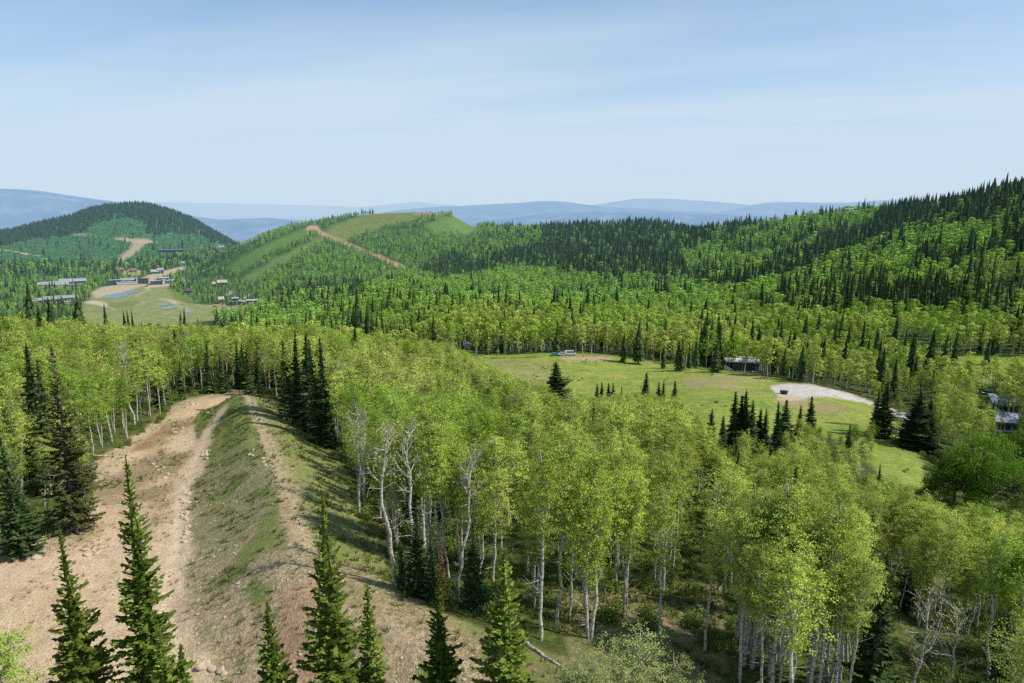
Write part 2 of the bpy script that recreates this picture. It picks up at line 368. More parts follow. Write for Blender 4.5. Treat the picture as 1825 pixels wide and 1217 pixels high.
def noise(nt, vec, scale, detail=3, rough=.5):
    n = nd(nt, 'ShaderNodeTexNoise'); n.inputs['Scale'].default_value = scale
    n.inputs['Detail'].default_value = detail; n.inputs['Roughness'].default_value = rough
    nt.links.new(vec, n.inputs['Vector'])
    return n.outputs['Fac']

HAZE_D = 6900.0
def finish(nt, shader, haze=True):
    """closes a material; distance haze is painted into its surface as a growing glow"""
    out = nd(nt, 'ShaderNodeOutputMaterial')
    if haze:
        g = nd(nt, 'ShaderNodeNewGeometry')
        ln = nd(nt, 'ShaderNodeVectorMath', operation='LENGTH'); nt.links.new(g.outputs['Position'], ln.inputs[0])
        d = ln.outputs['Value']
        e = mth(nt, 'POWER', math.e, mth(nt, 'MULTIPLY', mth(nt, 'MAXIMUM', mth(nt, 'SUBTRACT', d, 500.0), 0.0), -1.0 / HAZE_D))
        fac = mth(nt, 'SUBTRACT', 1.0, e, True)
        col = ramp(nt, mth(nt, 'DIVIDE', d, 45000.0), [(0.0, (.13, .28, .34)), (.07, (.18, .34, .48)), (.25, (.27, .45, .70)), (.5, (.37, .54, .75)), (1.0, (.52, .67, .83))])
        em = nd(nt, 'ShaderNodeEmission'); nt.links.new(col, em.inputs['Color'])  # haze colour glows from the surface itself, with no air volume in between
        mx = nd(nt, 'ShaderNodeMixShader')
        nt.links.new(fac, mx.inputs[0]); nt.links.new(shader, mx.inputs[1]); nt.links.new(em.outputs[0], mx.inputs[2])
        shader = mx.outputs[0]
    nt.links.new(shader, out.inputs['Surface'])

def simple_mat(name, col, rough=.7, var=.25, scale=3.0, metallic=0.0, spec=.4, haze=True, bump=0.0):
    m, nt = new_mat(name)
    g = nd(nt, 'ShaderNodeNewGeometry')
    n = noise(nt, g.outputs['Position'], scale, 4)
    c = mixc(nt, n, tuple(x * (1 - var) for x in col), tuple(min(1, x * (1 + var)) for x in col))
    b = nd(nt, 'ShaderNodeBsdfPrincipled'); nt.links.new(c, b.inputs['Base Color'])
    b.inputs['Roughness'].default_value = rough; b.inputs['Metallic'].default_value = metallic
    b.inputs['Specular IOR Level'].default_value = spec
    if bump:
        bp = nd(nt, 'ShaderNodeBump'); bp.inputs['Strength'].default_value = bump; bp.inputs['Distance'].default_value = .1
        nt.links.new(n, bp.inputs['Height']); nt.links.new(bp.outputs[0], b.inputs['Normal'])
    finish(nt, b.outputs[0], haze)
    return m

def ground_mat():
    m, nt = new_mat('ground_cover')
    g = nd(nt, 'ShaderNodeNewGeometry'); pos = g.outputs['Position']
    a1 = nd(nt, 'ShaderNodeAttribute', attribute_name='bare'); a2 = nd(nt, 'ShaderNodeAttribute', attribute_name='green')
    a3 = nd(nt, 'ShaderNodeAttribute', attribute_name='amount')
    fine = noise(nt, pos, 1.9, 6, .68)
    tiny = noise(nt, pos, 6.5, 4, .7)
    wide = noise(nt, pos, .11, 4, .6)
    mid = noise(nt, pos, .45, 5, .65)
    thr = mth(nt, 'ADD', mth(nt, 'MULTIPLY', fine, .62), mth(nt, 'MULTIPLY', mid, .38))
    lo = mth(nt, 'SUBTRACT', mth(nt, 'SUBTRACT', 1.0, a3.outputs['Fac']), 0.0)
    lo = mth(nt, 'ADD', mth(nt, 'MULTIPLY', lo, .46), .27)
    mask = mth(nt, 'MULTIPLY', mth(nt, 'SUBTRACT', thr, mth(nt, 'SUBTRACT', lo, .07)), 7.0, True)
    bare = mixc(nt, 1.0, a1.outputs['Color'], ramp(nt, tiny, [(.28, .45), (.5, .97), (.72, 1.42)]), 'MULTIPLY')
    bare = mixc(nt, 1.0, bare, ramp(nt, mid, [(.3, (.78, .74, .70)), (.5, (1, 1, 1)), (.7, (1.14, 1.12, 1.08))]), 'MULTIPLY')
    grn = mixc(nt, 1.0, a2.outputs['Color'], ramp(nt, fine, [(.32, (.55, .6, .52)), (.52, (1, 1, 1)), (.70, (1.45, 1.34, 1.3))]), 'MULTIPLY')
    grn = mixc(nt, 1.0, grn, ramp(nt, mid, [(.32, (.72, .80, .7)), (.52, (1, 1, 1)), (.68, (1.28, 1.16, 1.2))]), 'MULTIPLY')
    grn = mixc(nt, 1.0, grn, ramp(nt, wide, [(.3, (.68, .84, .7)), (.5, (1, 1, 1)), (.7, (1.34, 1.12, 1.25))]), 'MULTIPLY')
    col = mixc(nt, mask, bare, grn)
    # stones
    vo = nd(nt, 'ShaderNodeTexVoronoi'); vo.inputs['Scale'].default_value = 1.7; nt.links.new(pos, vo.inputs['Vector'])
    st = mth(nt, 'MULTIPLY', mth(nt, 'SUBTRACT', .16, vo.outputs['Distance']), 14.0, True)
    sel = nd(nt, 'ShaderNodeSeparateColor'); nt.links.new(vo.outputs['Color'], sel.inputs[0])
    st = mth(nt, 'MULTIPLY', st, mth(nt, 'GREATER_THAN', sel.outputs[0], .48))
    st = mth(nt, 'MULTIPLY', st, mth(nt, 'SUBTRACT', 1.0, mask, True))
    st = mth(nt, 'MULTIPLY', st, mth(nt, 'GREATER_THAN', mid, .47))
    brt = nd(nt, 'ShaderNodeSeparateColor'); nt.links.new(a1.outputs['Color'], brt.inputs[0])
    st = mth(nt, 'MULTIPLY', st, mth(nt, 'GREATER_THAN', brt.outputs[0], .25))
    col = mixc(nt, mth(nt, 'MULTIPLY', st, .75), col, (.56, .47, .36))
    b = nd(nt, 'ShaderNodeBsdfPrincipled'); nt.links.new(col, b.inputs['Base Color'])
    b.inputs['Roughness'].default_value = .95; b.inputs['Specular IOR Level'].default_value = .1
    hgt = mth(nt, 'ADD', mth(nt, 'MULTIPLY', fine, 1.0), mth(nt, 'ADD', mth(nt, 'MULTIPLY', tiny, .35), mth(nt, 'MULTIPLY', mask, .35)))
    bp = nd(nt, 'ShaderNodeBump'); bp.inputs['Strength'].default_value = .8; bp.inputs['Distance'].default_value = .28
    nt.links.new(hgt, bp.inputs['Height']); nt.links.new(bp.outputs[0], b.inputs['Normal'])
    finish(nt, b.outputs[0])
    return m

def mesh_np(name, verts, faces, mat=None, smooth=False, uniform=4):
    """faces: (n, k) array of one face size, or a list of such arrays"""
    fl = faces if isinstance(faces, list) else [faces]
    fl = [np.asarray(f, np.int32) for f in fl if len(f)]
    me = bpy.data.meshes.new(name)
    me.vertices.add(len(verts)); me.vertices.foreach_set('co', np.asarray(verts, np.float32).ravel())
    loops = np.concatenate([f.ravel() for f in fl]); sizes = np.concatenate([np.full(len(f), f.shape[1], np.int32) for f in fl])
    starts = np.concatenate([[0], np.cumsum(sizes)[:-1]]).astype(np.int32)
    me.loops.add(len(loops)); me.loops.foreach_set('vertex_index', loops)
    me.polygons.add(len(sizes)); me.polygons.foreach_set('loop_start', starts); me.polygons.foreach_set('loop_total', sizes)
    if smooth:
        me.polygons.foreach_set('use_smooth', np.ones(len(sizes), bool))
    if mat:
        me.materials.append(mat)
    me.update(calc_edges=True)
    return me

def link(name, me, parent=None, **props):
    o = bpy.data.objects.new(name, me); COL.objects.link(o)
    if parent is not None:
        o.parent = parent
    for k, v in props.items():
        o[k] = v
    return o

GROUND = ground_mat()
# split the one height field into the pieces of land it shows
vid = np.arange(NAZ * NR).reshape(NAZ, NR)
quads = np.stack([vid[:-1, :-1], vid[:-1, 1:], vid[1:, 1:], vid[1:, :-1]], -1).reshape(-1, 4)
fc = CLS[:-1, :-1].ravel()
PTS = np.stack([XG, YG, ZG], -1).reshape(-1, 3)
LAND = {0: ('ground', 'forest floor and open slope of dry soil, grass and low weeds'),
        1: ('dirt_path', 'pale stony dirt trail climbing the open slope on the left'),
        2: ('meadow_ground', 'open yellow green meadow grass'),
        3: ('gravel_road', 'pale gravel turnaround at the edge of the meadow'),
        4: ('dirt_road', 'bare dirt roads and tracks across the hills and the valley'),
        5: ('hills', 'wooded hills across the valley')}
for c, (nm, lab) in LAND.items():
    q = quads[fc == c]
    used, inv = np.unique(q, return_inverse=True)
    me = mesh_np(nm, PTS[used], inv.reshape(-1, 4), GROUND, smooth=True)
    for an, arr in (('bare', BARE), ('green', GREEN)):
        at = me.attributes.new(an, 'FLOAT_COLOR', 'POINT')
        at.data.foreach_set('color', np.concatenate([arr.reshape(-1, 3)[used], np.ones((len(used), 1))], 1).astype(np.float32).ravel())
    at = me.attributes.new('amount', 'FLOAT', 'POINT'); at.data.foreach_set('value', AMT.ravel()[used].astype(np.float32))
    link(nm, me, kind='structure', label=lab)

# the plain far below, out to the horizon
def plain_mat():
    m, nt = new_mat('far_plain')
    g = nd(nt, 'ShaderNodeNewGeometry')
    n = noise(nt, g.outputs['Position'], .0009, 6, .6)
    c = ramp(nt, n, [(.35, (.10, .12, .06)), (.5, (.24, .21, .13)), (.62, (.36, .31, .22)), (.75, (.2, .2, .1))])
    b = nd(nt, 'ShaderNodeBsdfDiffuse'); nt.links.new(c, b.inputs['Color'])
    finish(nt, b.outputs[0])
    return m
aa = np.radians(np.linspace(-65, 65, 120)); rr = np.geomspace(3595, 90000, 60)
A_, R_ = np.meshgrid(aa, rr, indexing='ij')
z_ = np.where(R_ < 3600, np.interp(A_, AZ, ZG[:, -1]), -450 + 40 * fbm(R_ * np.sin(A_), R_ * np.cos(A_), 3000, 4) * sstep(4000, 7000, R_))
z_ = np.where((R_ > 3600) & (R_ < 6500), np.interp(A_, AZ, ZG[:, -1]) * sstep(6500, 3600, R_) - 450 * (1 - sstep(6500, 3600, R_)), z_)
vv = np.stack([R_ * np.sin(A_), R_ * np.cos(A_), z_], -1).reshape(-1, 3)
vi = np.arange(120 * 60).reshape(120, 60)
qf = np.stack([vi[:-1, :-1], vi[:-1, 1:], vi[1:, 1:], vi[1:, :-1]], -1).reshape(-1, 4)
link('land', mesh_np('land', vv, qf, plain_mat(), True), kind='structure', label='hazy pale valley floor beyond the hills')

# mountain ranges on the horizon
def mount_mat():
    m, nt = new_mat('mountain_slopes')
    g = nd(nt, 'ShaderNodeNewGeometry')
    n = noise(nt, g.outputs['Position'], .0022, 7, .62)
    c = ramp(nt, n, [(.38, (.01, .03, .02)), (.50, (.09, .12, .06)), (.62, (.38, .34, .24))])
    b = nd(nt, 'ShaderNodeBsdfDiffuse'); nt.links.new(c, b.inputs['Color'])
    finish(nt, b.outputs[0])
    return m
MM = mount_mat()
def mountain(r0, depth, pts, label, seed):
    us_ = np.linspace(pts[0][0], pts[-1][0], 160)
    vs_ = np.interp(us_, [p[0] for p in pts], [p[1] for p in pts])
    k = np.ones(9) / 9
    vs_ = np.convolve(np.pad(vs_, 4, mode='edge'), k, mode='valid')
    az_, t_ = az_t(us_, vs_)
    n = 40
    fr = np.linspace(0, 1, n)
    A2, F2 = np.meshgrid(az_, fr, indexing='ij')
    crest = t_ * r0
    R2 = r0 + (F2 - .5) * depth
    prof = np.sin(np.pi * F2) ** .9
    x, y = R2 * np.sin(A2), R2 * np.cos(A2)
    zz = -470 + (crest[:, None] + 470) * prof
    relief = fbm(x + seed * 999, y, depth * .28, 5)
    zz = zz + relief * (crest[:, None] + 470) * .30 * np.sin(np.pi * F2) * np.abs(F2 - .5) * 2.2 + fbm(us_[:, None] * 10 + seed, x * 0, 300, 4) * r0 * .0007 * prof
    vv = np.stack([x, y, zz], -1).reshape(-1, 3)
    vi = np.arange(160 * n).reshape(160, n)
    qf = np.stack([vi[:-1, :-1], vi[:-1, 1:], vi[1:, 1:], vi[1:, :-1]], -1).reshape(-1, 4)
    link('mountains', mesh_np('mountains', vv, qf, MM, True), kind='structure', label=label)
mountain(16500, 5000, [(-700, 352), (-300, 345), (-100, 333), (30, 337), (60, 338), (110, 347), (170, 355), (230, 363), (300, 378), (420, 396), (520, 410)], 'broad blue mountain on the left skyline behind the dark wooded butte', 1)
mountain(42000, 9000, [(150, 366), (290, 360), (420, 362), (520, 365), (600, 367), (680, 369), (900, 373)], 'low flat pale ridge on the far horizon', 2)
mountain(14500, 3000, [(330, 402), (380, 393), (420, 390), (470, 388), (520, 391), (580, 398), (680, 410)], 'low bluish foothill in the gap between the two green hills', 3)
mountain(38000, 7000, [(620, 371), (690, 364), (740, 359), (790, 364), (860, 370)], 'faint pale peak on the horizon behind the grassy dome', 4)
mountain(19000, 5500, [(640, 385), (700, 375), (760, 369), (860, 365), (960, 359), (1000, 358), (1040, 364), (1090, 369), (1180, 374), (1330, 381), (1420, 386)], 'long blue mountain on the skyline right of the dome', 5)
mountain(14000, 2500, [(840, 399), (930, 386), (1000, 379), (1090, 377), (1180, 379), (1280, 382), (1400, 388)], 'lower blue ridge in front of the long skyline mountain', 6)
mountain(27000, 6000, [(1000, 372), (1070, 363), (1130, 354), (1190, 354), (1250, 357), (1320, 363), (1400, 372)], 'hazy twin topped mountain at the centre of the skyline', 7)
mountain(21000, 5000, [(1260, 382), (1340, 365), (1400, 359), (1450, 361), (1500, 362), (1580, 356), (1680, 362), (1800, 366), (2100, 360), (2600, 355)], 'blue mountain meeting the forested slope on the right', 8)
mountain(52000, 9000, [(1340, 364), (1390, 357), (1430, 362), (1550, 358), (1600, 354), (1660, 360)], 'faintest pale summit behind the right hand mountain', 9)
# ------------------------------------------------------------------ tree materials
def foliage_mat(name, c_lo, c_hi, trans=.3, hue_var=.5, patch=None, leafvar=.35, remote=None):
    """leaf colour: light and dark leaves, a tint of its own per tree, and slow drifts from clone to clone"""
    m, nt = new_mat(name)
    g = nd(nt, 'ShaderNodeNewGeometry'); oi = nd(nt, 'ShaderNodeObjectInfo')
    pos_n = noise(nt, oi.outputs['Location'], .021, 3, .6)
    per = mth(nt, 'ADD', mth(nt, 'MULTIPLY', oi.outputs['Random'], hue_var), mth(nt, 'MULTIPLY', ramp(nt, pos_n, [(.32, 0.), (.68, 1.)]), 1 - hue_var))
    col = mixc(nt, per, c_lo, c_hi)
    if patch:
        col = mixc(nt, mth(nt, 'MULTIPLY', ramp(nt, noise(nt, oi.outputs['Location'], .035, 2, .5), [(.52, 0.), (.62, 1.)]), .75), col, patch)
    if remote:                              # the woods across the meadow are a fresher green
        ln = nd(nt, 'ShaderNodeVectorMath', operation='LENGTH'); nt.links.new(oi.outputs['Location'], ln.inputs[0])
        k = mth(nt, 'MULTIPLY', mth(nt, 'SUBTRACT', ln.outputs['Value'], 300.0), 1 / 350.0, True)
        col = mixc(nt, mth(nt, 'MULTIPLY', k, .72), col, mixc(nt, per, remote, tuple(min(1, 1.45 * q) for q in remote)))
    v = mth(nt, 'ADD', mth(nt, 'MULTIPLY', g.outputs['Random Per Island'], 2 * leafvar), 1 - leafvar)
    v = mth(nt, 'MULTIPLY', v, mth(nt, 'ADD', .70, mth(nt, 'MULTIPLY', mth(nt, 'FRACT', mth(nt, 'MULTIPLY', oi.outputs['Random'], 7.31)), .58)))
    hs = nd(nt, 'ShaderNodeHueSaturation'); nt.links.new(v, hs.inputs['Value']); nt.links.new(col, hs.inputs['Color'])
    hs.inputs['Hue'].default_value = .5
    col = hs.outputs[0]
    d = nd(nt, 'ShaderNodeBsdfDiffuse'); nt.links.new(col, d.inputs['Color'])
    sh = d.outputs[0]
    if trans > 0:
        t = nd(nt, 'ShaderNodeBsdfTranslucent')
        nt.links.new(mixc(nt, 1.0, col, (1.15, 1.1, .55), 'MULTIPLY'), t.inputs['Color'])
        mx = nd(nt, 'ShaderNodeMixShader'); mx.inputs[0].default_value = trans
        nt.links.new(sh, mx.inputs[1]); nt.links.new(t.outputs[0], mx.inputs[2]); sh = mx.outputs[0]
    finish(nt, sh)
    return m

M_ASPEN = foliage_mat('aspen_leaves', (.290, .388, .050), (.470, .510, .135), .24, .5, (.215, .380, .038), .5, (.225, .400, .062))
M_LUSH = foliage_mat('lush_leaves', (.10, .21, .02), (.15, .25, .035), .35, .5, None, .4)
M_SHRUB = foliage_mat('shrub_leaves', (.12, .20, .03), (.20, .26, .06), .28, .6, None, .4)
M_PALELEAF = foliage_mat('pale_leaves', (.28, .33, .11), (.36, .38, .15), .28, .6, None, .35)
M_SPRUCE = foliage_mat('spruce_needles', (.040, .076, .028), (.078, .116, .038), .14, .7, None, .60)
M_SPRUCE_NEAR = foliage_mat('fir_needles', (.095, .145, .022), (.160, .205, .036), .16, .7, None, .65)
M_RAGGED = foliage_mat('ragged_needles', (.075, .092, .028), (.115, .120, .040), .08, .7, None, .6)
M_BRUSH = foliage_mat('brush_leaves', (.10, .25, .088), (.17, .32, .11), .2, .5, None, .3)
M_RED = foliage_mat('dead_red_needles', (.19, .085, .04), (.24, .13, .06), .1, .7, None, .4)

def bark_mat(name, pale, dark, knots=True):
    m, nt = new_mat(name)
    tcd = nd(nt, 'ShaderNodeTexCoord'); oi = nd(nt, 'ShaderNodeObjectInfo')
    mp = nd(nt, 'ShaderNodeMapping'); nt.links.new(tcd.outputs['Object'], mp.inputs['Vector']); mp.inputs['Scale'].default_value = (2.0, 2.0, 5.5) if knots else (6, 6, 1.2)
    n = noise(nt, mp.outputs[0], 1.3, 5, .65)
    c = ramp(nt, n, [(.32, dark), (.45, tuple(.5 * a + .5 * b for a, b in zip(pale, dark))), (.52, pale), (.75, tuple(min(1, 1.12 * a) for a in pale))])
    c = mixc(nt, mth(nt, 'MULTIPLY', oi.outputs['Random'], .5), c, mixc(nt, 1.0, c, (.80, .70, .55), 'MULTIPLY'))
    b = nd(nt, 'ShaderNodeBsdfPrincipled'); nt.links.new(c, b.inputs['Base Color']); b.inputs['Roughness'].default_value = .85; b.inputs['Specular IOR Level'].default_value = .2
    finish(nt, b.outputs[0])
    return m
M_ABARK = bark_mat('aspen_bark', (.54, .52, .45), (.10, .085, .06))
M_SBARK = bark_mat('spruce_bark', (.22, .18, .14), (.06, .045, .03), False)
M_BARE = bark_mat('bare_twigs', (.60, .52, .42), (.30, .24, .18))
M_SNAG = bark_mat('weathered_wood', (.42, .36, .30), (.20, .16, .13), False)

# ------------------------------------------------------------------ tree meshes
class Geo:
    def __init__(s):
        s.v = []; s.q = []; s.n = 0
    def add(s, v, f):
        v = np.asarray(v, float).reshape(-1, 3); s.v.append(v); s.q.append(np.asarray(f, int).reshape(-1, 4) + s.n); s.n += len(v)
    def tube(s, pts, rad, sides=5):
        pts = np.asarray(pts, float); n = len(pts)
        tg = np.gradient(pts, axis=0); tg /= np.linalg.norm(tg, axis=1)[:, None] + 1e-9
        up = np.where(np.abs(tg[:, 2:3]) > .9, np.array([[1., 0, 0]]), np.array([[0, 0, 1.]]))
        a = np.cross(up, tg); a /= np.linalg.norm(a, axis=1)[:, None] + 1e-9
        b = np.cross(tg, a)
        th = np.linspace(0, 2 * np.pi, sides, endpoint=False)
        ring = pts[:, None] + np.asarray(rad)[:, None, None] * (np.cos(th)[None, :, None] * a[:, None] + np.sin(th)[None, :, None] * b[:, None])
        i = np.arange(n - 1)[:, None] * sides; j = np.arange(sides)[None]
        k = (j + 1) % sides
        f = np.stack([i + j, i + k, i + sides + k, i + sides + j], -1).reshape(-1, 4)
        s.add(ring.reshape(-1, 3), f)
    def mesh(s, name, mat, smooth=False):
        return mesh_np(name, np.concatenate(s.v), np.concatenate(s.q), mat, smooth)

def leaf_quads(rs, cen, size, outward, flat=.45, wild=.75, outw=.55):
    """one skewed quad per centre"""
    n = len(cen)
    nrm = outward * outw + rs.normal(size=(n, 3)) * wild; nrm[:, 2] += flat
    nrm /= np.linalg.norm(nrm, axis=1)[:, None] + 1e-9
    t = np.cross(nrm, rs.normal(size=(n, 3))); t /= np.linalg.norm(t, axis=1)[:, None] + 1e-9
    b = np.cross(nrm, t)
    sz = (size * rs.uniform(.6, 1.35, n))[:, None]; as_ = rs.uniform(.55, 1.0, n)[:, None]
    sk = rs.uniform(-.35, .35, n)[:, None]
    p = np.stack([cen - t * sz * .5 + b * sz * sk * .3, cen - b * sz * as_ * .5, cen + t * sz * .5 + b * sz * sk, cen + b * sz * as_ * .5], 1)
    return p.reshape(-1, 3), np.arange(n * 4).reshape(n, 4)

def aspen(seed, lod, h=15.0, crown_from=.42, R=2.35, dens=1.0, mat=None, bend=0.0, twin=False, sparse_low=True):
    rs = np.random.RandomState(seed)
    g, lf = Geo(), Geo()
    sides = (7, 5, 4, 3)[lod]; nseg = (14, 8, 4, 3)[lod]
    stems = [(0, 0, 1.0)] if not twin else [(0, 0, 1.0), (rs.uniform(.4, .9), rs.uniform(-.4, .4), rs.uniform(.82, .95))]
    nb = (27, 23, 17, 11)[lod]
    for sx, sy, hs in stems:
        z = np.linspace(0, 1, nseg)
        hh = h * hs
        wob = np.cumsum(rs.normal(size=(nseg, 2)) * .085 * (14 / nseg) ** .5, 0); wob -= wob[0]
        px = sx * z ** .6 + wob[:, 0] + bend * np.sin(z * np.pi * .9) ; py = sy * z ** .6 + wob[:, 1]
        pts = np.stack([px, py, z * hh * .95 - .5], 1)
        r = (.135 * (1 - z) ** .75 + .022) * (h / 15) * (1.1 if lod > 1 else 1.0)
        g.tube(pts, r, sides)
        def at(s):
            return np.array([np.interp(s, z, pts[:, k]) for k in range(3)])
        cen, out, siz = [], [], []
        az = rs.uniform(0, 6.28)
        for i in range(nb):
            s = crown_from + (1 - crown_from) * ((i + .5) / nb) ** .92 * .97
            q = (s - crown_from) / (1 - crown_from)
            prof = (math.sin(math.pi * (q * .80 + .13))) ** .75 * (1.0 if q < .8 else 1 - (q - .8) * 1.6)
            L = R * prof * rs.uniform(.42, 1.32)
            if rs.rand() < .10: L *= .45
            az += 2.4 + rs.normal() * .5
            el = math.radians(rs.uniform(20, 50) + 25 * q)
            d = np.array([math.cos(az) * math.cos(el), math.sin(az) * math.cos(el), math.sin(el)])
            p0 = at(s * .93)
            m = 4 if lod < 2 else 2
            tt = np.linspace(0, 1, m)[:, None]
            br = p0 + d * L * tt + np.array([0, 0, .22 * L]) * tt ** 2
            if lod < 2:
                g.tube(br, np.linspace(.052, .012, m) * (h / 15) * (1.2 if lod else 1), 4 if lod == 0 else 3)
            for f_ in ((.35, .65, .95, 1.08) if lod == 0 else (.5, 1.0) if lod == 1 else (.75,) if lod == 2 else (.7,)):
                c = p0 + d * L * f_ + np.array([0, 0, .22 * L * f_ * f_])
                nl = int(dens * rs.uniform(.6, 1.4) * (112, 78, 36, 17)[lod] * (.7 if f_ < .4 else 1))
                sp = (.38, .44, .52, .80)[lod] * (.7 + .5 * prof)
                npad = max(1, nl // (16, 11, 6, 3)[lod]); pad = c + rs.normal(size=(npad, 3)) * np.array([sp, sp, sp * .7]) * 1.15
                pp = pad[rs.randint(0, npad, nl)] + rs.normal(size=(nl, 3)) * np.array([1, 1, .5]) * (.145, .20, .30, .5)[lod]
                if lod >= 2:              # whole boughs seen from afar: leaf sprays over the outside of each lobe
                    w_ = rs.normal(size=(nl, 3)); w_ /= np.linalg.norm(w_, axis=1)[:, None]
                    rl = (.85, 1.15)[lod - 2] * (.6 + .55 * prof) * rs.uniform(.75, 1.25)
                    pp = c + w_ * rl * np.array([1, 1, .68]) * rs.uniform(.75, 1.08, (nl, 1))
                    cen.append(pp); out.append(w_)
                else:
                    o1 = pp - c; o1 /= np.linalg.norm(o1, axis=1)[:, None] + .08
                    o2 = (c - at(.6)) / (np.linalg.norm(c - at(.6)) + .1)
                    cen.append(pp); out.append(o1 * .8 + o2 * .5)
        if sparse_low and lod < 2:
            for i in range(7 if lod == 0 else 4):          # dead side branches below the crown
                s = rs.uniform(.14, crown_from); p0 = at(s); a2 = rs.uniform(0, 6.28); L = rs.uniform(.5, 1.9)
                d = np.array([math.cos(a2), math.sin(a2), rs.uniform(-.1, .5)])
                g.tube(p0 + d * L * np.linspace(0, 1, 3)[:, None] + np.array([0, 0, .15]) * np.linspace(0, 1, 3)[:, None] ** 2, [.035, .02, .008], 3)
        cen = np.concatenate(cen); out = np.concatenate(out)
        size = (.105, .175, .42, .86)[lod]
        lf.add(*leaf_quads(rs, cen, size, out, .40, (.50, .48, .28, .22)[lod], 1.0))
    return g.mesh('trunk', M_ABARK, lod < 2), lf.mesh('crown', mat or M_ASPEN)

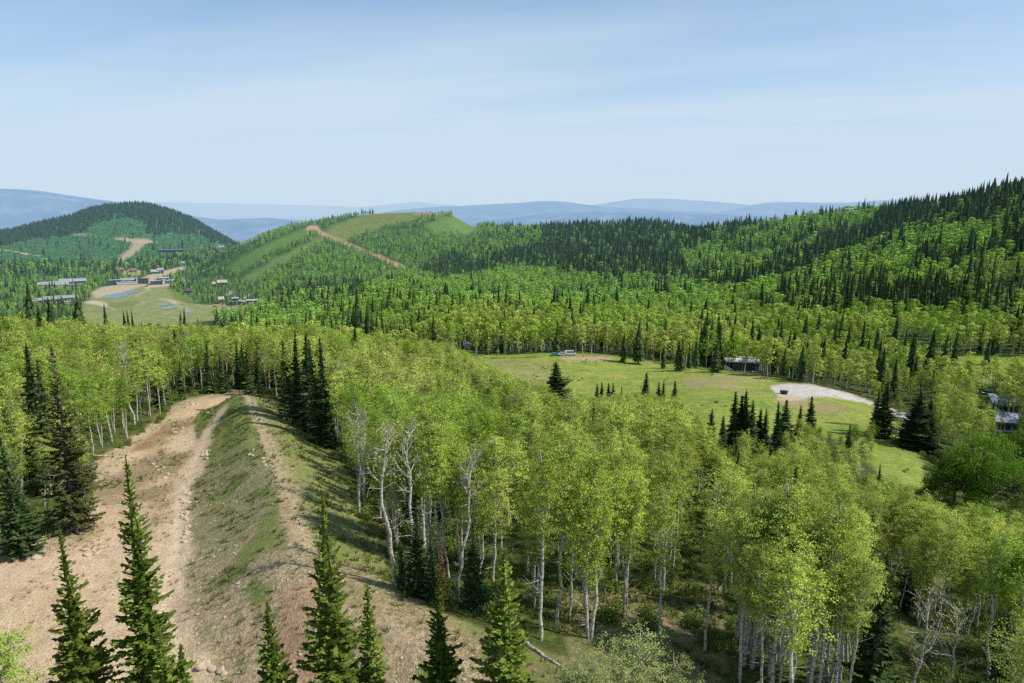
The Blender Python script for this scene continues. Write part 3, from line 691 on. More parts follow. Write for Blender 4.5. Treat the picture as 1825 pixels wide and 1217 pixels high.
def spruce(seed, lod, h=15.0, R=1.75, mat=None, skirt=.04, ragged=0.0, spire=1.0, levels=None, pw=.85):
    rs = np.random.RandomState(seed)
    g, lf = Geo(), Geo()
    n = 8 if lod < 2 else 3
    z = np.linspace(0, 1, n)
    g.tube(np.stack([rs.normal(size=n) * .05 * z, rs.normal(size=n) * .05 * z, z * h - .4], 1), (.20 * (1 - z) ** .9 + .012) * h / 15, (7, 5, 4, 3)[lod])
    nl = levels or (50, 30, 0, 0)[lod]
    V4, Q4 = [], []
    cnt = 0
    if not ragged:                       # boughs close to the stem, overlapping downward like shingles
        nk = (16, 14, 11, 7)[lod]; sd = (7, 8, 9, 6)[lod]; fr = (.42, .66, 1.0, 1.05)[lod]
        for i in range(nk):
            s = skirt + (1 - skirt) * (i + rs.uniform(0, .5)) / nk
            prof = (1 - s) ** pw * (.74 + .26 * min(1, (1 - s) * 4)); prof *= (.75 + 1.6 * s) if s < .15 else 1
            ro = R * prof * fr * spire + .10; top = s * h + 1.75 * h / nk * (1 - skirt); a0 = rs.uniform(0, 6.28)
            top = min(top, h * 1.005)
            for k in range(sd):
                a1, a2 = a0 + 6.283 * k / sd, a0 + 6.283 * (k + 1) / sd; am = (a1 + a2) / 2
                r1 = ro * rs.uniform(.72, 1.25); zz = s * h - .18 * ro + rs.normal() * .06 * ro
                V4 += [(.10 * ro * math.cos(am), .10 * ro * math.sin(am), top), (r1 * .66 * math.cos(a1 - .1), r1 * .66 * math.sin(a1 - .1), s * h + .12 * ro), (r1 * math.cos(am), r1 * math.sin(am), zz), (r1 * .66 * math.cos(a2 + .1), r1 * .66 * math.sin(a2 + .1), s * h + .12 * ro)]
                V4[-4:] = [np.array(q) for q in V4[-4:]]
                Q4.append([cnt, cnt + 1, cnt + 2, cnt + 3]); cnt += 4
    for i in range(nl):
        s = skirt + (1 - skirt) * ((i + rs.uniform(0, .7)) / nl)
        if s > .985: s = .985
        prof = (1 - s) ** pw * (.74 + .26 * min(1, (1 - s) * 4))
        if s < .15: prof *= .75 + 1.6 * s
        nbr = max(3, int((9, 8, 7, 5)[lod] * (.55 + .6 * prof)))
        a0 = rs.uniform(0, 6.28)
        for k in range(nbr):
            if ragged and rs.rand() < ragged * (1.25 - s): continue
            az = a0 + k * 6.283 / nbr + rs.normal() * .22
            if lod == 0 and math.sin(az * 2.0 + i * .55 + seed) > .93: continue
            L = R * prof * rs.uniform(.52, 1.25) * (1 + .16 * math.sin(az * 3 + i * .3 + seed * 1.7)) * spire + (.10 if lod == 0 else .22)
            if rs.rand() < .08: L *= 1.25
            droop = -.28 + .75 * s + rs.normal() * .07      # lower limbs sag, top ones rise
            dx, dy = math.cos(az), math.sin(az)
            ex = np.array([dx, dy, 0.]); ey = np.array([-dy, dx, 0.])
            base = np.array([0, 0, s * h]) + np.array([0, 0, rs.normal() * .06])
            if lod == 0:
                m = max(2, int(L / .19))
                if L > .8:
                    g.tube(base + np.outer(np.linspace(0, .85, 3), ex * L) + np.outer(np.linspace(0, .85, 3), [0, 0, droop * L]), [.028, .018, .008], 3)
                for j in range(m):
                    f0 = (j + .25) / m; f1 = min(1.08, (j + 1.35) / m)
                    w = (.16 + .26 * L * (1 - abs(f0 - .45))) * rs.uniform(.6, 1.3) * .50
                    sag = lambda f: droop * L * f + .14 * L * f * f
                    for sd_ in (-1, 1):
                        roll = rs.uniform(-.5, .15)
                        p0 = base + ex * L * f0 + np.array([0, 0, sag(f0)])
                        p1 = base + ex * L * f1 + np.array([0, 0, sag(f1)])
                        q1 = p1 + ey * sd_ * w * .55 + ex * w * .42 + np.array([0, 0, roll * w * .6])
                        q0 = p0 + ey * sd_ * w + ex * w * .55 + np.array([0, 0, roll * w])
                        V4 += [p0, p1, q1, q0]; Q4.append([cnt, cnt + 1, cnt + 2, cnt + 3]); cnt += 4
                    if rs.rand() < .8:         # tufts standing up from and hanging off the limb
                        p = base + ex * L * f0 + np.array([0, 0, sag(f0)])
                        up = np.array([rs.normal() * .1, rs.normal() * .1, rs.choice([-.22, .16])])
                        q3 = min(1.0, .35 + .6 * L); up = up * q3
                        V4 += [p - ey * .07 * q3, p + ex * .2 * q3 + up * .4, p + ex * .16 * q3 + up + ey * .04 * q3, p + ey * .09 * q3 + up * .6]; Q4.append([cnt, cnt + 1, cnt + 2, cnt + 3]); cnt += 4
            else:
                w = L * ((.40, .55, .95)[lod - 1]) + (.16, .20, .5)[lod - 1]
                for sd_ in ((-1, 1) if lod < 3 else (0,)):
                    roll = rs.uniform(-.45, .1) if lod < 3 else 0
                    tip = base + ex * L + np.array([0, 0, droop * L + rs.normal() * .05])
                    if sd_ == 0:
                        V4 += [base - ey * w * .2, base + ey * w * .2, tip + ey * w * .6, tip - ey * w * .6]
                    else:
                        mid = base + ex * L * .6 + np.array([0, 0, droop * L * .62 + .05 * L])
                        V4 += [base, mid + ey * sd_ * w * .2, tip, mid + ey * sd_ * w - ex * L * .08 + np.array([0, 0, roll * w])]
                    Q4.append([cnt, cnt + 1, cnt + 2, cnt + 3]); cnt += 4
    # leader
    for k in range(3):
        a = k * 2.1; e = np.array([math.cos(a), math.sin(a), 0]) * .10
        V4 += [np.array([0, 0, .955 * h]) - e, np.array([0, 0, .955 * h]) + e, np.array([0, 0, 1.02 * h]) + e * .15, np.array([0, 0, 1.02 * h]) - e * .15]
        Q4.append([cnt, cnt + 1, cnt + 2, cnt + 3]); cnt += 4
    lf.add(V4, Q4)
    return g.mesh('trunk', M_SBARK, lod < 2), lf.mesh('crown', mat or M_SPRUCE)

def bare_aspen(seed, h=15.0, leaf=0.0, bend=.3, split=.58, R=2.4):
    """leafless aspen: a pale stem that breaks into a fan of fine twigs"""
    rs = np.random.RandomState(seed)
    g, tw, lf = Geo(), Geo(), Geo()
    n = 12; z = np.linspace(0, 1, n)
    wob = np.cumsum(rs.normal(size=(n, 2)) * .15, 0); wob -= wob[0]
    pts = np.stack([wob[:, 0] + bend * np.sin(z * 2.6), wob[:, 1], z * h * .9 - .5], 1)
    g.tube(pts, .16 * (1 - z) ** .8 * h / 15 + .02, 7)
    cen = []
    def grow(p, d, L, r, lev):
        m = 4; q = [p]
        dd = d.copy()
        for i in range(m - 1):
            dd = dd + rs.normal(size=3) * .16 + np.array([0, 0, .07]); dd /= np.linalg.norm(dd)
            q.append(q[-1] + dd * L / (m - 1))
        (g if lev == 0 else tw).tube(np.array(q), np.linspace(r, r * .45, m) * (1, .8, .62)[lev], 4 if lev == 0 else 3)
        cen.append(q[-1])
        if lev < 2:
            for i in range((5, 4)[lev]):
                k = rs.uniform(.25, 1.0); p2 = np.array([np.interp(k * (m - 1), range(m), [x[c] for x in q]) for c in range(3)])
                d2 = dd + rs.normal(size=3) * .62 + np.array([0, 0, .12]); d2 /= np.linalg.norm(d2)
                grow(p2, d2, L * rs.uniform(.38, .6), r * .5, lev + 1)
    nb = 15
    for i in range(nb):
        s = split + (1 - split) * (i / nb) ** .9
        a = i * 2.4 + rs.normal() * .4; el = math.radians(rs.uniform(25, 60))
        p = np.array([np.interp(s, z, pts[:, c]) for c in range(3)])
        q = (s - split) / (1 - split)
        grow(p, np.array([math.cos(a) * math.cos(el), math.sin(a) * math.cos(el), math.sin(el)]), R * (1.0 - .45 * q) * rs.uniform(.7, 1.15), .055, 0)
    for i in range(9):
        s = rs.uniform(.25, split); p0 = np.array([np.interp(s, z, pts[:, c]) for c in range(3)]); a2 = rs.uniform(0, 6.28)
        grow(p0, np.array([math.cos(a2), math.sin(a2), .2]), rs.uniform(.6, 1.8), .035, 1)
    tr = g.mesh('trunk', M_ABARK, True); twm = tw.mesh('twigs', M_BARE)
    lm = None
    if leaf:
        cen = np.array(cen); c = cen[rs.randint(0, len(cen), int(900 * leaf))]
        lf.add(*leaf_quads(rs, c + rs.normal(size=c.shape) * .35, .15, rs.normal(size=c.shape) * .3)); lm = lf.mesh('leaves', M_PALELEAF)
    return tr, twm, lm

def bushy_tree(seed, h=13.0, R=4.6, n=46, per=190, mat=None):
    """wide rounded broadleaf with a heavy crown of lobes"""
    rs = np.random.RandomState(seed); g, lf = Geo(), Geo()
    z = np.linspace(0, 1, 7)
    g.tube(np.stack([z * .3, z * .2, z * h * .75 - .5], 1), .26 * (1 - z) ** .8 + .03, 7)
    C, O = [], []
    for i in range(n):
        u = rs.normal(size=3); u /= np.linalg.norm(u); u[2] = abs(u[2]) * 1.25 - .55
        c = np.array([0, 0, h * .42]) + u * np.array([R, R, h * .52]) * rs.uniform(.62, .98)
        rad = rs.uniform(.9, 1.6)
        k = int(per * rs.uniform(.7, 1.2)); w = rs.normal(size=(k, 3)); w /= np.linalg.norm(w, axis=1)[:, None]
        pp = c + w * rad * rs.uniform(.55, 1.05, (k, 1)) * np.array([1, 1, .7])
        C.append(pp); O.append(w)
        p0 = np.array([.15, .1, h * rs.uniform(.25, .55)])
        g.tube(p0 + np.outer(np.linspace(0, 1, 3), c - p0), [.09, .05, .02], 3)
    lf.add(*leaf_quads(rs, np.concatenate(C), .24, np.concatenate(O)))
    return g.mesh('trunk', M_SBARK, True), lf.mesh('crown', mat or M_LUSH)

def shrub_mesh(seed, h=1.6, R=1.1, n=420, mat=None, size=.16):
    rs = np.random.RandomState(seed); g, lf = Geo(), Geo()
    for i in range(7):
        a = i * .9; t = np.linspace(0, 1, 3)[:, None]
        g.tube(t * np.array([math.cos(a) * R * .6, math.sin(a) * R * .6, h * .8]) - np.array([0, 0, .1]), [.03, .02, .01], 3)
    u = rs.normal(size=(n, 3)); u /= np.linalg.norm(u, axis=1)[:, None]; u[:, 2] = np.abs(u[:, 2])
    lf.add(*leaf_quads(rs, u * np.array([R, R, h]) * rs.uniform(.45, 1.05, (n, 1)) ** .6, size, u))
    return g.mesh('stems', M_SBARK), lf.mesh('leaves', mat or M_SHRUB)

ASP = {0: [aspen(100 + i, 0, 15, (.48, .55, .42, .58, .50, .62, .45, .56)[i], (2.5, 1.9, 2.8, 1.7, 2.5, 1.6, 2.3, 2.0)[i], (1.0, .8, 1.1, .65, .95, .55, .9, .75)[i], bend=(0, .3, -.2, .5, 0, -.5, .2, 0)[i], twin=(i in (2, 6))) for i in range(8)],
       1: [aspen(200 + i, 1, 15, .42 + .05 * (i % 4), 2.3 + .2 * (i % 4), 1.0, twin=(i == 3)) for i in range(6)],
       2: [aspen(300 + i, 2, 15, .30 + .05 * (i % 3), 2.3 + .2 * (i % 3), 1.0) for i in range(5)],
       3: [aspen(400 + i, 3, 15, .22 + .04 * (i % 3), 2.7 + .2 * (i % 3), 1.0) for i in range(5)]}
SPR = {0: [spruce(500 + i, 0, 15, (1.75, 1.5, 1.95, 1.4, 2.1, 1.65)[i]) for i in range(6)],
       1: [spruce(600 + i, 1, 15, 1.55 + .16 * i) for i in range(5)],
       2: [spruce(700 + i, 2, 15, 1.6 + .16 * i) for i in range(5)],
       3: [spruce(800 + i, 3, 15, 1.6 + .2 * i) for i in range(4)]}
BRU = [shrub_mesh(900 + i, 2.6, 2.4, 70, M_BRUSH, .9) for i in range(3)]
UND = [shrub_mesh(910 + i, 1.3, .95, 330, M_SHRUB, .17) for i in range(4)]
def joined(pair, nm):
    """trunk and crown as one mesh with two materials, for the woods that are too many to count"""
    (a, b) = pair[:2]
    def arr(me):
        v = np.empty(len(me.vertices) * 3, np.float32); me.vertices.foreach_get('co', v)
        l = np.empty(len(me.loops), np.int32); me.loops.foreach_get('vertex_index', l)
        return v.reshape(-1, 3), l.reshape(-1, 4)
    va, fa = arr(a); vb, fb = arr(b)
    me = mesh_np(nm, np.concatenate([va, vb]), np.concatenate([fa, fb + len(va)]), a.materials[0])
    me.materials.append(b.materials[0])
    mi = np.zeros(len(fa) + len(fb), np.int32); mi[len(fa):] = 1
    me.polygons.foreach_set('material_index', mi)
    return me
print('trees modelled %.1f s' % (time.time() - T0))
# ------------------------------------------------------------------ where the trees stand
NOTREE = np.isin(CLS, (1, 2, 3, 4)) | opn
for pl, r0, r1 in ((DOME, 1200, 1900), (SKI1, 900, 1800), (SKI2, 900, 1800), (SKI3, 700, 1800)):
    NOTREE |= P(pl, r0, r1)
NOTREE |= P([(755, 400), (785, 388), (812, 384), (856, 404), (840, 418), (770, 418)], 1200, 1900)
NOTREE |= P(RMEAD, 250, 480) | ((AMT < .34) & (RG > 1400))
def gidx(x, y):
    a = np.arctan2(x, y); r = np.hypot(x, y)
    i = np.clip(np.rint((a - AZ[0]) / (AZ[1] - AZ[0])), 0, NAZ - 1).astype(int)
    j = np.clip(np.rint(np.interp(np.log(np.maximum(r, .6)), LR, np.arange(NR))), 0, NR - 1).astype(int)
    return i, j

def place(u, vtop, vbase):
    x, y = unproj(u, vbase); z = float(height(x, y))
    k = (PH / 2 - vtop) / F
    top = y * (k * CT - ST) / (CT + k * ST)
    return x, y, z, max(1.5, top - z)
def place_tip(u, vtop, vbase):
    """as place(), with the top (not the foot) on the sight line"""
    ub = u
    for _ in range(5):
        x, y, z, h = place(ub, vtop, vbase)
        ub += u - float(project(x, y, z + h)[0])
    return place(ub, vtop, vbase)

# houses: (u0, v_top, u1, v_base, r) kept clear of trees on their near side
CLEAR = [(271, 497, 310, 508), (199, 497, 262, 508), (74, 500, 150, 517), (67, 528, 136, 543), (286, 443, 332, 453), (379, 439, 400, 446), (203, 477, 222, 486), (230, 478, 245, 485),
         (171, 480, 183, 487), (270, 480, 292, 489), (330, 515, 344, 527), (408, 528, 462, 546), (388, 530, 401, 541), (378, 502, 406, 511), (488, 527, 501, 532), (318, 466, 330, 473), (206, 467, 217, 474),
         (1297, 634, 1352, 665), (988, 622, 1032, 636), (822, 606, 842, 628), (1772, 700, 1815, 760), (1738, 690, 1768, 708), (870, 518, 884, 541), (200, 420, 300, 440), (200, 430, 262, 472), (372, 540, 460, 550)]

TREES = []      # dicts: kind, x, y, z, h (height), s (width factor), label, group, mesh, lod
def tree(kind, x, y, z, h, s=1.0, **kw):
    d = dict(kind=kind, x=x, y=y, z=z, h=h, s=s, label=None, group=None, mesh=None, hand=False); d.update(kw); TREES.append(d); return d

# --- trees one can single out in the photograph: (u, v top, v base, width, label)
HAND_SPRUCE_NEAR = [   # at the foot of the frame
    (116, 948, 1330, 2.45, 1.35, 'bushy young fir with a thin bare spire, below the stony dirt slope'),
    (229, 836, 1320, 1.95, .95, 'tall slender fir rising in front of the dirt trail'),
    (282, 1120, 1420, 1.05, .9, 'small fir at the foot of the tall slender fir'),
    (323, 1166, 1440, .85, .9, 'tiny fir tip beside the pale footpath at the bottom edge'),
    (482, 1076, 1370, 1.40, .9, 'short pointed fir standing on the foot of the berm'),
    (583, 896, 1345, 2.10, 1.0, 'biggest dark green fir in front of the berm crest'),
    (656, 1052, 1290, .95, .95, 'thin young fir just beside the biggest dark green fir'),
    (779, 1040, 1330, 1.50, 1.05, 'young fir with a knobbly top on the reddish bank below the aspens'),
    (901, 990, 1330, 2.05, .95, 'broad fir with a grey frosted tip next to the fallen pale log'),
]
for i, (u, vt, vb, R, pw, lab) in enumerate(HAND_SPRUCE_NEAR):
    x, y, z, h = place_tip(u, vt - 10, vb)
    tree('spruce_tree', x, y, z, h, label=lab, hand=True, near=(R, pw, 40 + i))
HAND_SPRUCE = [
    (92, 618, 948, 'rag', 'big ragged spruce with dead grey lower limbs beside the dirt slope'),
    (37, 612, 860, 1.0, 'thin dark spruce top behind the big ragged spruce, its tip touching the aspens'),
    (57, 640, 880, 1.0, 'second dark spruce pressed against the back of the big ragged spruce'),
    (12, 775, 990, 1.2, 'shaggy dark spruce at the picture edge next to the big ragged spruce'),
    (66, 540, 640, 1.3, 'dark spruce spire rising out of the pale aspen crowns by the edge'),
    (44, 502, 600, 1.2, 'dark spruce behind the aspens, breaking the line of the valley houses'),
    (505, 603, 748, .9, 'outermost slim spruce of the dark clump above the berm'),
    (521, 589, 760, .95, 'tallest slim spruce of the dark clump above the berm'),
    (541, 591, 770, 1.0, 'dark spruce in the middle of the clump above the berm'),
    (556, 604, 790, 1.0, 'dark spruce at the front of the clump above the berm'),
    (571, 602, 795, .95, 'dark spruce of the berm clump that touches the aspens'),
    (584, 690, 800, 1.3, 'low wide spruce at the foot of the dark clump above the berm'),
    (437, 618, 702, 1.25, 'full green spruce standing at the upper end of the trail'),
    (392, 625, 700, 1.0, 'dark spruce behind the white trunks at the upper end of the trail'),
    (318, 640, 712, 1.1, 'young green spruce where the trail edge meets the aspens'),
    (460, 640, 708, 1.0, 'shadowed spruce between white trunks at the head of the berm'),
    (632, 583, 690, 1.5, 'lone dark spruce among bright aspen crowns beyond the trail'),
    (738, 905, 1062, 1.25, 'dark young spruce in the shade below the tall bare aspens'),
    (770, 930, 1072, .95, 'narrow dark spruce beside the rust coloured dead one'),
    (842, 930, 1092, 1.3, 'dark young spruce right of the rust coloured dead one'.replace('right of', 'next past')),
    (713, 960, 1050, 1.0, 'small dark spruce hugging the two stemmed bare aspen'),
    (1583, 985, 1260, 1.3, 'large shadowed spruce among the aspens near the two bleached dead trees'),
    (1553, 975, 1120, .8, 'narrow black spruce tip just behind the large shadowed spruce'),
    (1812, 1060, 1200, 1.3, 'dark spruce at the picture edge under the sunlit aspens'),
    (995, 645, 760, 2.3, 'wide bushy spruce standing alone before the meadow'),
    (875, 670, 760, 1.3, 'small dark spruce in the aspens beside the meadow corner'),
    (1064, 682, 740, 1.40, 'first of four small spruce tips at the meadow front'),
    (1073, 680, 742, 1.26, 'second of four small spruce tips at the meadow front'),
    (1086, 681, 742, 1.26, 'third of four small spruce tips at the meadow front'),
    (1096, 682, 744, 1.26, 'fourth of four small spruce tips at the meadow front'),
    (1151, 663, 750, 1.40, 'slim spruce taller than its neighbours at the meadow front'),
    (1175, 680, 745, 1.26, 'short spruce with a forked top at the meadow front'),
    (1183, 677, 745, 1.26, 'short spruce behind the fork topped one at the meadow front'),
    (1203, 678, 750, 1.54, 'rounded dark spruce at the end of the meadow front'),
    (1250, 768, 850, 1.45, 'dark spruce at the lower end of the black spruce grove'),
    (1268, 730, 842, 1.45, 'pointed spruce standing apart below the meadow track'),
    (1292, 740, 835, 1.45, 'spruce in front of the black grove with a pointed top'),
    (1313, 698, 815, 1.45, 'tall spruce on the outer side of the black grove'),
    (1325, 703, 815, 1.38, 'tall spruce inside the black grove, thinner than its neighbours'),
    (1334, 697, 818, 1.45, 'highest spruce of the black grove below the dumpster'),
    (1343, 712, 822, 1.45, 'dark spruce at the back of the black grove'),
    (1356, 728, 820, 1.45, 'shorter spruce at the edge of the black grove'),
    (1367, 730, 825, 1.45, 'spruce linking the black grove to the mixed aspens'),
    (1390, 716, 800, 1.30, 'thin spruce behind the grey green aspens below the dumpster'),
    (1404, 712, 805, 1.59, 'spruce with a ragged top directly below the dumpster'),
    (1393, 760, 845, 1.16, 'narrow spruce half hidden in the aspens'),
    (1410, 765, 845, 1.16, 'narrow spruce beside the half hidden one'),
    (1427, 722, 800, 1.30, 'spruce on the bank below the gravel turnaround'),
    (1449, 706, 790, 1.30, 'spruce rising to the lip of the gravel turnaround'),
    (1516, 757, 850, 1.35, 'broad dark spruce alone among pale willowy aspens'),
    (1571, 827, 905, .9, 'small lone spruce in the pale scrub'),
    (1519, 858, 930, .8, 'thin dark spruce deep in the pale scrub'),
    (1140, 572, 649, 1.7, 'tall broad spruce at the far edge of the meadow'),
    (1112, 590, 645, 1.1, 'spruce on the shaded side of the tall meadow spruce'),
    (1184, 614, 657, 1.2, 'small cone shaped spruce alone on the far meadow edge'),
    (1210, 604, 661, 1.0, 'first of the close row of spruces behind the meadow'),
    (1219, 600, 661, 1.0, 'second of the close row of spruces behind the meadow'),
    (1231, 608, 659, 1.0, 'third of the close row of spruces behind the meadow'),
    (1243, 605, 656, 1.1, 'last of the close row of spruces behind the meadow'),
    (1279, 608, 663, 2.0, 'wide spruce beside the flat roofed house'),
    (1381, 590, 668, .9, 'tall dim spruce on the far side of the flat roofed house'),
    (1400, 615, 672, 1.0, 'spruce behind the leaning white trunk near the house'),
    (1419, 618, 676, 1.0, 'dark spruce just above the gravel turnaround'),
    (1432, 614, 678, 1.1, 'full pointed spruce at the rim of the gravel turnaround'),
    (1580, 678, 778, 2.0, 'dark spruce by the end of the gravel turnaround'),
    (1566, 690, 772, 1.3, 'spruce pressed against the aspen at the turnaround end'),
    (1640, 700, 798, 2.5, 'massive dark spruce casting shade on the grass strip'),
    (1660, 712, 795, 2.0, 'dark spruce behind the massive one on the grass strip'),
    (1600, 558, 630, 1.4, 'tall dark spruce at the head of the upper green clearing'),
    (1690, 590, 645, 1.3, 'dark spruce at the upper clearing with a full skirt'),
    (1708, 585, 648, 1.2, 'dark spruce beside the full skirted one in the upper clearing'),
    (1765, 600, 650, 1.1, 'slim spruce at the lower edge of the upper clearing'),
    (85, 528, 566, 1.1, 'dark spruce in front of the dark roofed valley house'),
    (134, 520, 566, 1.2, 'tall ragged spruce standing before the valley meadow'),
    (182, 541, 566, .9, 'slim spruce in front of the valley tracks'),
    (220, 553, 582, .8, 'first of three thin spruces before the valley park'),
    (227, 552, 584, .8, 'middle one of three thin spruces before the valley park'),
    (234, 552, 584, .8, 'last of three thin spruces before the valley park'),
    (322, 547, 580, .9, 'spruce tip before the small blue ponds'),
    (317, 555, 580, .8, 'lower spruce tip before the small blue ponds'),
    (352, 565, 600, .8, 'short spruce tip in the line of aspens below the ponds'),
]
for u, vt, vb, sw, lab in HAND_SPRUCE:
    if u < 400 and vb < 640:            # on the far lip of the wooded shelf
        a = float(az_t(u, vt)[0]); r = 236 + (u * 7 % 25); x, y = r * math.sin(a), r * math.cos(a); z = float(height(x, y)); k = (PH / 2 - vt) / F
        h = max(6, y * (k * CT - ST) / (CT + k * ST) - z)
    else:
        x, y, z, h = place_tip(u, vt, vb)
    tree('spruce_tree', x, y, z, h, 1.15 if sw == 'rag' else sw, label=lab, hand=True, rag=(sw == 'rag'))
x, y, z, h = place(788, 950, 1078)
tree('spruce_tree', x, y, z, h, .75, label='dead rust coloured spruce between two dark young spruces', hand=True, red=True)

HAND_ASPEN = [   # leafy ones with trunks that can be told apart
    (906, 800, 1085, 'tall aspen with a low limb curling upward'), (962, 770, 1140, 'leaning white trunked aspen beside the fallen pale log'),
    (988, 790, 1125, 'aspen leaning beside the leaning white trunked one'), (1052, 765, 1138, 'tall straight aspen above the patch of open grass'),
    (1112, 800, 1102, 'aspen with a dark forked base on the open grass'), (1178, 862, 1135, 'lone aspen with a crooked double stem above the pale shrubs'),
    (1254, 870, 1160, 'thin aspen at the dark edge of the large stand'), (1340, 835, 1190, 'white trunked aspen at the front corner of the large stand'),
    (1372, 822, 1225, 'thick white aspen in the front row of the large stand'), (1412, 850, 1240, 'paired white aspen in the front row of the large stand'),
    (1454, 860, 1240, 'tall pale aspen in the front row before the shadowed spruce'), (1322, 900, 1170, 'slim aspen half hidden in the front row of the large stand'),
    (676, 700, 925, 'leafy aspen between the bare grey pair and the slender one'), (702, 680, 950, 'leafy aspen right behind the slender one on the grass slope'.replace('right ', 'just ')), (760, 690, 1010, 'leafy aspen beside the twinned bare aspens'),
    (786, 715, 1020, 'thin leafy aspen in front of the bleached leafless pair'), (600, 640, 800, 'leafy aspen at the edge of the spruce clump above the berm'), (880, 750, 1040, 'leafy aspen just past the bleached leafless pair'),
    (692, 790, 988, 'slender leafy aspen standing alone on the grass slope'), (5, 700, 985, 'leaning white aspen at the picture edge before the ragged spruce'),
    (130, 640, 825, 'slim aspen just behind the big ragged spruce'), (146, 650, 832, 'tall aspen with a leaning trunk at the trail edge behind the ragged spruce'),
    (166, 655, 812, 'white aspen at the trail edge next to the dead branches'), (205, 640, 772, 'aspen with a pale straight trunk above the reddish soil'),
    (228, 660, 782, 'short leafy aspen at the trail edge above the reddish soil'), (246, 610, 755, 'aspen with dead side branches midway along the trail edge'),
    (268, 600, 742, 'tall thin aspen midway along the trail edge'), (285, 612, 735, 'aspen with a bright white stem at the trail edge'),
    (345, 585, 700, 'white trunked aspen near the top of the trail'), (360, 588, 697, 'tall white aspen near the top of the trail'),
    (376, 585, 694, 'thick white aspen at the top of the trail'), (408, 582, 692, 'straight white aspen at the trail head'),
    (476, 585, 700, 'slim aspen between the trail head and the dark spruce clump'), (494, 588, 708, 'aspen touching the dark spruce clump at the trail head'),
    (1405, 618, 675, 'leaning white aspen at the rim of the gravel turnaround'), (1348, 608, 663, 'white aspen in front of the flat roofed house'),
    (1360, 606, 664, 'forked white aspen beside the flat roofed house'), (1526, 640, 694, 'pale forked aspen above the gravel turnaround'),
    (1596, 700, 782, 'bright green aspen between the two dark spruces on the grass strip'), (1556, 672, 760, 'leafy aspen at the end of the gravel turnaround'),
    (848, 600, 633, 'bright small aspen at the meadow corner'), (870, 605, 634, 'short bright aspen on the meadow edge'), (900, 590, 636, 'bright full aspen on the meadow edge'),
    (925, 583, 637, 'tall bright aspen on the meadow edge'), (955, 585, 636, 'round topped bright aspen on the meadow edge'), (888, 620, 637, 'little bright aspen standing out on the meadow edge'),
    (965, 600, 636, 'last bright aspen of the meadow edge row'),
]
for u, vt, vb, lab in HAND_ASPEN:
    x, y, z, h = place(u, vt, vb)
    tree('aspen_tree', x, y, z, h, .95 if h > 8 else 1.1, label=lab, hand=True)
HAND_BARE = [
    (640, 692, 918, .25, 'bare grey aspen with a fan of twigs beside the grass slope'), (655, 705, 905, .1, 'bare aspen close behind the grey one at the grass slope'),
    (713, 712, 1048, .2, 'tall two toned bare aspen with a reddish trunk'), (733, 722, 1042, .3, 'tall bare aspen twinned with the reddish trunked one'),
    (842, 768, 1030, 0, 'bleached leafless aspen with a twisted thick trunk'), (816, 764, 1072, .05, 'bleached leafless aspen with a dark slanting trunk'),
    (840, 688, 830, .9, 'thinly leaved pale aspen with a white crown of twigs'), (868, 700, 832, 1.0, 'half bare aspen behind the thinly leaved pale one'),
    (1624, 1012, 1275, .25, 'larger of two bleached dead aspens with spreading white branches'), (1676, 1050, 1275, .35, 'smaller of two bleached dead aspens with crossing branches'),
    (242, 590, 760, .6, 'grey bare topped aspen behind the trail edge'), (262, 592, 740, .5, 'bare topped aspen with a pale trunk above the trail'),
    (345, 572, 690, .7, 'bare crowned aspen in the white trunked row at the trail top'), (620, 630, 790, 1.0, 'pale thin leaved aspen beside the dark spruce clump'),
    (1015, 690, 790, .8, 'silvery bare aspen just below the meadow'), (714, 672, 800, .3, 'bare twiggy crown showing among green aspens'),
    (1600, 880, 1000, .8, 'tangle topped grey aspen in the pale scrub'), (1640, 885, 1010, .7, 'grey leafless aspen deep in the pale scrub'),
    (1560, 540, 600, .2, 'ghostly grey aspen on the lower forest slope'), (1545, 545, 600, .2, 'ghostly grey aspen beside another on the lower forest slope'),
]
for i, (u, vt, vb, leaf, lab) in enumerate(HAND_BARE):
    x, y, z, h = place(u, vt, vb)
    if u < 400: leaf = leaf
    tree('bare_aspen', x, y, z, h, 1.0, label=lab, hand=True, leaf=leaf, seed=i)
HAND_BUSHY = [
    (1745, 735, 905, 1.0, 'big rounded dark green broadleaf with a dome of foliage'), (1800, 790, 930, .9, 'rounded dark green broadleaf at the picture edge'),
    (1700, 800, 900, .75, 'lower lobe of broadleaf growing against the big rounded one'.replace('lower lobe of', 'low spreading')),
    (1822, 745, 840, .9, 'dark broadleaf beside the blue grey roofs'), (1640, 640, 708, .8, 'rounded tree between the clearing and the gravel road'), (1780, 655, 712, .8, 'leafy tree hiding the parked cars'),
    (1812, 668, 740, .8, 'dark leafy tree overhanging the blue grey roofs'),
    (1718, 660, 735, 1.0, 'broad leafy tree behind the dark green dome'),
]
for i, (u, vt, vb, s, lab) in enumerate(HAND_BUSHY):
    x, y, z, h = place(u, vt, vb)
    tree('broadleaf_tree', x, y, z, h, s, label=lab, hand=True, seed=i)
HAND_SMALL = [(1120, 1108, 1400, 'pale young aspen with open leafy stems at the bottom edge'), (1050, 1140, 1420, 'thin pale sapling beside the fallen pale log'),
              (18, 1070, 1400, 'sunlit leafy aspen top in the bottom corner'), (1175, 1150, 1420, 'young aspen leaning over the bottom edge'), (1010, 1165, 1400, 'low pale sapling at the end of the fallen log')]
for i, (u, vt, vb, lab) in enumerate(HAND_SMALL):
    x, y, z, h = place(u, vt, vb)
    tree('aspen_sapling', x, y, z, h, 1.0, label=lab, hand=True, seed=i)

